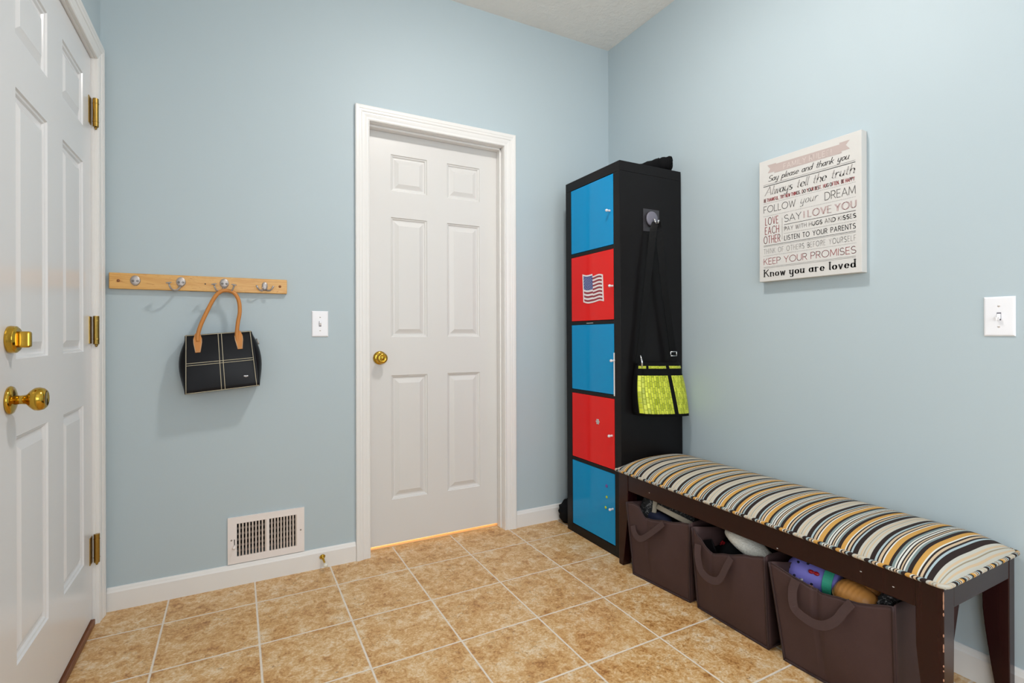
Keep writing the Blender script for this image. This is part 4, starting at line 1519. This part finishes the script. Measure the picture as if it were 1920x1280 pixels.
def tote(label, yb0, yb1, xf_, top, strap, back_top, seed, side_in=0.03, crease=()):
    """yb0 far bottom corner, yb1 near bottom corner, xf_ = (far, near) x of the bottom front edge"""
    t = thing('storage_tote', ((xf_[0] + xf_[1]) / 2 + 0.15, (yb0 + yb1) / 2, 0), label, 'storage bin', 'brown fabric totes under the bench')
    xb0, xb1 = -0.14, -0.085
    y0t, y1t = top[0][0], top[-1][0]

    def front(u, v):
        yb_ = yb0 + (yb1 - yb0) * u
        yt = y0t + (y1t - y0t) * u
        zt = poly_z(top, yt)
        xbot = xf_[0] + (xf_[1] - xf_[0]) * u
        w_ = sin(pi * u) * sin(pi * v)
        cr_ = 0.0
        for cu_, amp in crease:
            cr_ += amp * math.exp(-((u - cu_) / 0.02) ** 2) * v ** 0.5
        x = xbot + (-0.445 - xbot) * v ** 0.9 - 0.012 * w_ + cr_ + 0.004 * sin(u * 7 + seed) * sin(v * 4 + seed) * w_
        return Vector((x, yb_ + (yt - yb_) * v ** 1.15, zt * v + 0.002))

    def back(u, v):
        yb_ = yb0 + (yb1 - yb0) * u
        yt = y0t + (y1t - y0t) * u
        return Vector((xb0 + (xb1 - xb0) * v, yb_ + (yt - yb_) * v, back_top * v + 0.002))

    def side(u_fix, s_):
        def fn(a_, v):
            p, q = front(u_fix, v), back(u_fix, v)
            r = p.lerp(q, a_)
            r.y += s_ * side_in * sin(pi * min(1, a_ * 1.0)) ** 0.8 * (0.3 + 0.7 * v)
            if a_ > 0:
                pf = front(u_fix, 1.0).z
                zz = pf + (back_top - pf) * a_
                r.z = zz * v + 0.002
            return r
        return fn
    m = MB()
    m.grid(front, 40, 26)
    m.grid(back, 10, 10)
    m.grid(side(0.0, -1), 14, 12)
    m.grid(side(1.0, 1), 14, 12)
    m.grid(lambda a_, b_: front(a_, 0).lerp(back(a_, 0), b_) + Vector((0, 0, 0.001)), 8, 6)
    m.build('bin_body', M['tote'], t, smooth=True, solid=0.0035)
    # bound seams on the front edges
    m = MB()
    off = Vector((-0.002, 0, 0))
    for u in (0.004, 0.996):
        m.tube([front(u, i / 20) + off for i in range(21)], 0.0040, 8)
    m.tube([front(i / 24, 0.006) + off for i in range(25)], 0.0042, 8)
    m.tube([front(i / 40, 0.998) for i in range(41)], 0.0026, 8)
    m.build('bound_seam', M['tote_trim'], t, smooth=True)
    m = MB()
    pts = smooth_path([Vector(at(px_, py_, 0, -0.449 - bul)) for px_, py_, bul in strap], 4)
    wds = []
    for i in range(len(pts)):
        t_ = (pts[min(i + 1, len(pts) - 1)] - pts[max(i - 1, 0)]).normalized()
        q = Vector((0.25, 0, 0)) + t_.cross(Vector((1, 0, 0))).normalized()
        wds.append(q.normalized())
    ribbon(m, pts, wds, 0.025, 0.003)
    m.build('handle', M['tote_strap'], t)
    return t


T1 = [(-0.668, .299), (-0.715, .306), (-0.747, .303), (-0.765, .280), (-0.785, .264), (-0.83, .272), (-0.903, .290), (-1.027, .318)]
T2 = [(-1.037, .312), (-1.073, .283), (-1.105, .257), (-1.128, .245), (-1.188, .265), (-1.279, .295), (-1.339, .312)]
T3 = [(-1.354, .305), (-1.452, .289), (-1.521, .278), (-1.581, .289), (-1.617, .294), (-1.710, .325)]
tote('brown fabric tote farthest from the camera, full of sneakers', -0.712, -0.998, (-0.444, -0.411), T1,
     [(1187, 985, .006), (1189, 997, .014), (1195, 1007, .02), (1203, 1010, .022), (1214, 1004, .020), (1228, 994, .014), (1244, 981, .006)], 0.29, 1.0, crease=((0.35, 0.006),))
tote('brown fabric tote in the middle of the row, holding a white knit sock', -1.037, -1.332, (-0.412, -0.414), T2,
     [(1309, 1020, .004), (1308, 1040, .012), (1313, 1066, .020), (1325, 1082, .024), (1341, 1089, .024), (1351, 1084, .022), (1360, 1066, .014), (1371, 1046, .004)], 0.27, 2.3, crease=((0.3, 0.004),))
tote('brown fabric tote nearest the camera, holding a purple clog', -1.388, -1.700, (-0.418, -0.404), T3,
     [(1492, 1087, .004), (1486, 1108, .010), (1489, 1138, .018), (1506, 1156, .022), (1530, 1170, .024), (1549, 1172, .024), (1568, 1163, .020), (1581, 1147, .012), (1597, 1130, .004)], 0.25, 3.1, crease=((0.42, 0.010),))


# ---------------------------------------------------------------- what the totes hold
def foot(t_, L, W):
    """half widths of a shoe outline at t along its length"""
    return W * (0.72 + 0.28 * sin(pi * (t_ * 1.15 - 0.25))) * max(0.0, 1 - abs(2 * t_ - 1) ** 5.0) ** 0.5


def shoe(name, mtx, L, W, label, upper, sole_m, h=0.07, opening=True):
    t = thing(name, mtx.to_translation(), label, 'shoe')
    n = 36
    outl = [(i / 18, 1) for i in range(19)] + [(1 - i / 18, -1) for i in range(1, 18)]
    m = MB()
    lo = [Vector(((a_ - 0.5) * L, s_ * foot(a_, L, W), 0)) for a_, s_ in outl]
    hi = [Vector((p.x * 1.01, p.y * 1.03, 0.022)) for p in lo]
    k = m.add(lo + hi, [])
    n = len(lo)
    m.f += [tuple(range(k, k + n)), tuple(range(k + n, k + 2 * n))] + [(k + i, k + (i + 1) % n, k + n + (i + 1) % n, k + n + i) for i in range(n)]
    o = m.build('sole', sole_m, t, xf=mtx, bevel=0.004)
    m = MB()

    def up(u, v):
        a_, ang = u, pi * v
        hh = h * (1 - 0.55 * max(0, (a_ - 0.35) / 0.65) ** 1.2) * max(0.0, 1 - abs(2 * a_ - 1) ** 6) ** 0.5
        y = foot(a_, L, W) * cos(ang)
        z = 0.020 + hh * sin(ang) ** 0.6
        if opening and a_ < 0.52 and 0.25 < v < 0.75:
            z -= 0.02 * sin(pi * (v - 0.25) / 0.5) * min(1, (0.52 - a_) * 8)
        return Vector(((a_ - 0.5) * L, y, z))
    m.grid(lambda a_, b_: up(0.01 + 0.98 * a_, b_), 22, 16)
    m.build('upper', upper, t, smooth=True, xf=mtx)
    return t


def frame(origin, xdir, zdir):
    x = Vector(xdir).normalized()
    z = Vector(zdir)
    z = (z - x * z.dot(x)).normalized()
    y = z.cross(x)
    o = Vector(origin)
    return Matrix(((x.x, y.x, z.x, o.x), (x.y, y.y, z.y, o.y), (x.z, y.z, z.z, o.z), (0, 0, 0, 1)))


shoe('sneaker', frame((-0.345, -0.735, 0.262), (0.10, -0.05, 1.0), (-0.85, 0.5, 0.1)), 0.17, 0.036, 'black and white print sneaker standing on end at the far side of its tote', M['zebra'], M['sole'], 0.05)
shoe('sneaker', frame((-0.355, -0.865, 0.275), (0.12, -1.0, -0.14), (0.45, 0.0, 0.9)), 0.20, 0.038, 'black and white print sneaker lying tilted with its cream sole rim showing', M['zebra'], M['sole'], 0.055)
shoe('sneaker', frame((-0.365, -0.775, 0.225), (0.3, -1.0, 0.05), (0.1, 0.1, 1.0)), 0.13, 0.030, 'small navy shoe with a white rim below the printed sneakers', M['navy'], M['white_toe'], 0.035)


def cloth_pile(name, c, r, mat, label, seed, cat='clothing', rot=0.0):
    m = MB()

    def fn(q):
        d = q.normalized()
        k = 1 + 0.10 * sin(6 * d.x + seed) * sin(7 * d.y + 2 * seed) + 0.06 * sin(13 * d.z + 9 * d.y + seed)
        return q * k
    m.ell(c, r, Matrix.Rotation(rot, 3, 'Z'), n=40, m=24, fn=fn)
    return tag(m.build(name, mat, smooth=True), label, cat)


cloth_pile('folded_garment', (-0.27, -0.84, 0.14), (0.10, 0.125, 0.11), M['black_fabric'], 'black garment under the sneakers in the farthest tote', 1.2)
GC, GR = Vector((-0.295, -1.150, 0.165)), (0.125, 0.125, 0.115)
cloth_pile('folded_garment', GC, GR, M['black_fabric'], 'black garment with a red print in the middle tote', 2.2)
m = MB()
random.seed(3)
for i in range(16):
    d = Vector((-0.42 + 0.14 * random.random(), 0.42 + 0.26 * random.random(), 0.75)).normalized()
    k = 1 + 0.10 * sin(6 * d.x + 2.2) * sin(7 * d.y + 4.4) + 0.06 * sin(13 * d.z + 9 * d.y + 2.2)
    p = GC + Vector((d.x * GR[0], d.y * GR[1], d.z * GR[2])) * k * 1.01
    m.ell(p, (0.0035, 0.0035, 0.002), n=8, m=6)
o = m.build('red_print', M['red_plastic'], bpy.data.objects['folded_garment.001'], smooth=True)
m = MB()


def sockf(q):
    k = 1.0
    x = q.y / 0.095
    q = Vector((q.x, q.y, q.z))
    q.z *= 1 - 0.25 * x + 0.10 * sin(3 * x)
    q.x *= 1 + 0.12 * sin(2.5 * x)
    q.z += 0.010 * sin(2.2 * x)
    return q


m.ell((-0.345, -1.205, 0.287), (0.045, 0.098, 0.034), Matrix.Rotation(rad(8), 3, 'X'), n=36, m=22, fn=sockf)
tag(m.build('knit_sock', M['knit'], smooth=True), 'white knit sock lying on top of the middle tote', 'sock')
mm = frame((-0.400, -1.085, 0.20), (1, 0.25, 0), (0, 0.45, 1))
m = MB().box(-0.003, 0.003, -0.035, 0.035, -0.070, 0.070)
tag(m.build('slate_case', M['black_wood'], xf=mm, bevel=0.003), 'thin black flat case standing in the far side of the middle tote', 'case')

# purple clog
cm = frame((-0.325, -1.430, 0.262), (-0.20, 1.0, 0.06), (-0.85, -0.25, 0.75))
cg = thing('clog', cm.to_translation(), 'purple foam clog with holes and a teal strap in the nearest tote', 'shoe')
m = MB()


def clog(u, v):
    a_ = u
    th_ = 2 * pi * v
    hw = 0.047 * max(0.0, 1 - abs(2 * a_ - 1) ** 4.5) ** 0.5 * (0.88 + 0.16 * a_)
    hh = 0.052 * max(0.0, 1 - max(0, 2 * a_ - 1) ** 3.2) ** 0.55 * min(1, (a_ + 0.02) * 12) ** 0.5
    y = hw * math.copysign(abs(cos(th_)) ** 0.8, cos(th_))
    z = hh * sin(th_) if sin(th_) > 0 else 0.022 * sin(th_)
    return Vector(((a_ - 0.5) * 0.17, y, z))


m.grid(lambda a_, b_: clog(0.003 + 0.994 * a_, b_), 30, 33)
m.build('clog_body', M['purple'], cg, smooth=True, xf=cm)


def on_clog(a_, v, out=0.0):
    p = clog(a_, v)
    q = Vector((p.x, p.y * (1 + out * 18), p.z + out))
    return q


m = MB()
for a_, v in ((0.58, .30), (0.74, .28), (0.75, .15), (0.60, .02), (0.88, .22), (0.90, .08), (0.45, .12)):
    MB().ell(on_clog(a_, v), (0.0042, 0.0042, 0.0035), n=12, m=8).build('vent_hole', M['hole'], cg, smooth=True, xf=cm)
m = MB()
ribbon(m, [on_clog(0.20, i / 24 * 0.5, 0.004) for i in range(25)], Vector((1, 0, 0)), 0.026, 0.004)
lab(m.build('strap', M['teal'], cg, xf=cm), 'teal heel strap')
m = MB()
cpos = on_clog(0.43, .24, .004)
for sx in (-1, 1):
    m.ell(cpos + Vector((sx * 0.008, 0, 0.002)), (0.008, 0.0065, 0.004), n=14, m=8)
m.ell(cpos + Vector((0, 0, 0.004)), (0.004, 0.004, 0.004), n=10, m=8)
lab(m.build('charm', M['red_plastic'], cg, smooth=True, xf=cm), 'red bow charm')
m = MB()
cpos = on_clog(0.64, .12, .004)
for q in range(5):
    m.ell(cpos + Vector((0.006 * cos(q * 1.3), 0.004 * sin(q * 2.1), 0.003 + 0.002 * (q % 2))), (0.005, 0.004, 0.004), n=10, m=6)
lab(m.build('charm', M['silver_charm'], cg, smooth=True, xf=cm), 'silver charm')
m = MB()
cpos = on_clog(0.48, .07, .005)
m.box(cpos.x - 0.010, cpos.x + 0.010, cpos.y - 0.008, cpos.y + 0.008, cpos.z - 0.002, cpos.z + 0.004)
lab(m.build('charm', M['orange_charm'], cg, xf=cm, bevel=0.003), 'orange square charm')

# tan moccasins
def moc(mtx, L, label, strap):
    t = thing('moccasin', mtx.to_translation(), label, 'shoe')
    m = MB()

    def fn(u, v):
        a_ = u
        th_ = 2 * pi * v
        hw = 0.042 * max(0.0, 1 - abs(2 * a_ - 1) ** 3.6) ** 0.55
        hh = 0.046 * max(0.0, 1 - abs(2 * a_ - 1) ** 3.0) ** 0.55
        z = hh * sin(th_) if sin(th_) > 0 else 0.018 * sin(th_)
        y = hw * cos(th_)
        z += 0.0004 * sin(a_ * 60) * (1 if sin(th_) > 0.2 else 0)
        return Vector(((a_ - 0.5) * L, y, z))
    m.grid(lambda a_, b_: fn(0.003 + 0.994 * a_, b_), 60, 25)
    m.build('shoe_body', M['tan_shoe'], t, smooth=True, xf=mtx)
    m = MB()
    m.tube([fn(0.5 + 0.495 * cos(2 * pi * i / 40) * 0.99, 0.5 + (-0.5 if i < 20 else 0.0)) * 1.0 if False else
            Vector((0.5 * L * 0.995 * cos(2 * pi * i / 40), 0.0435 * math.copysign(abs(sin(2 * pi * i / 40)) ** 0.75, sin(2 * pi * i / 40)), 0.001)) for i in range(41)], 0.004, 8, caps=False)
    lab(m.build('welt', M['tan_lining'], t, smooth=True, xf=mtx), 'pale stitched welt')
    if strap:
        m = MB()
        ribbon(m, [fn(0.36, i / 20 * 0.5) * 1.06 for i in range(21)], Vector((1, 0, 0)), 0.016, 0.003)
        m.build('strap', M['tan_leather'], t, xf=mtx)
    return t


moc(frame((-0.352, -1.570, 0.262), (0.10, 1.0, 0.18), (-0.55, 0.15, 1.0)), 0.125, 'tan leather shoe in front of its pair in the nearest tote', False)
moc(frame((-0.290, -1.585, 0.262), (-0.10, 1.0, 0.42), (-0.25, -0.35, 1.0)), 0.125, 'tan leather shoe with a strap leaning behind the other tan shoe', True)
cloth_pile('folded_garment', (-0.265, -1.545, 0.125), (0.11, 0.13, 0.105), M['black_fabric'], 'black garment at the bottom of the nearest tote', 3.3)
cloth_pile('folded_garment', (-0.335, -1.652, 0.285), (0.045, 0.026, 0.036), M['zebra'], 'dark patterned cloth beside the tan shoes in the nearest tote', 4.1)
cloth_pile('folded_garment', (-0.235, -1.645, 0.262), (0.035, 0.04, 0.045), M['blue_cloth'], 'blue cloth at the back of the nearest tote', 5.1)

# ---------------------------------------------------------------- ceiling lamp above the frame
cl = thing('ceiling_light', (-1.05, -1.2, H), 'round flush ceiling lamp with a lit frosted dome', 'ceiling light')
MB().lathe([(0, 0), (0.115, 0), (0.118, 0.008), (0.112, 0.022), (0, 0.022)], (-1.05, -1.2, H), (0, 0, -1), 36).build('base', M['lamp_white'], cl, smooth=True)
MB().lathe([(0.100, 0.022)] + [(0.100 * cos(a_ * pi / 20), 0.022 + 0.026 * sin(a_ * pi / 20)) for a_ in range(1, 10)] + [(0.0, 0.048)], (-1.05, -1.2, H), (0, 0, -1), 36).build('diffuser', M['lamp'], cl, smooth=True)
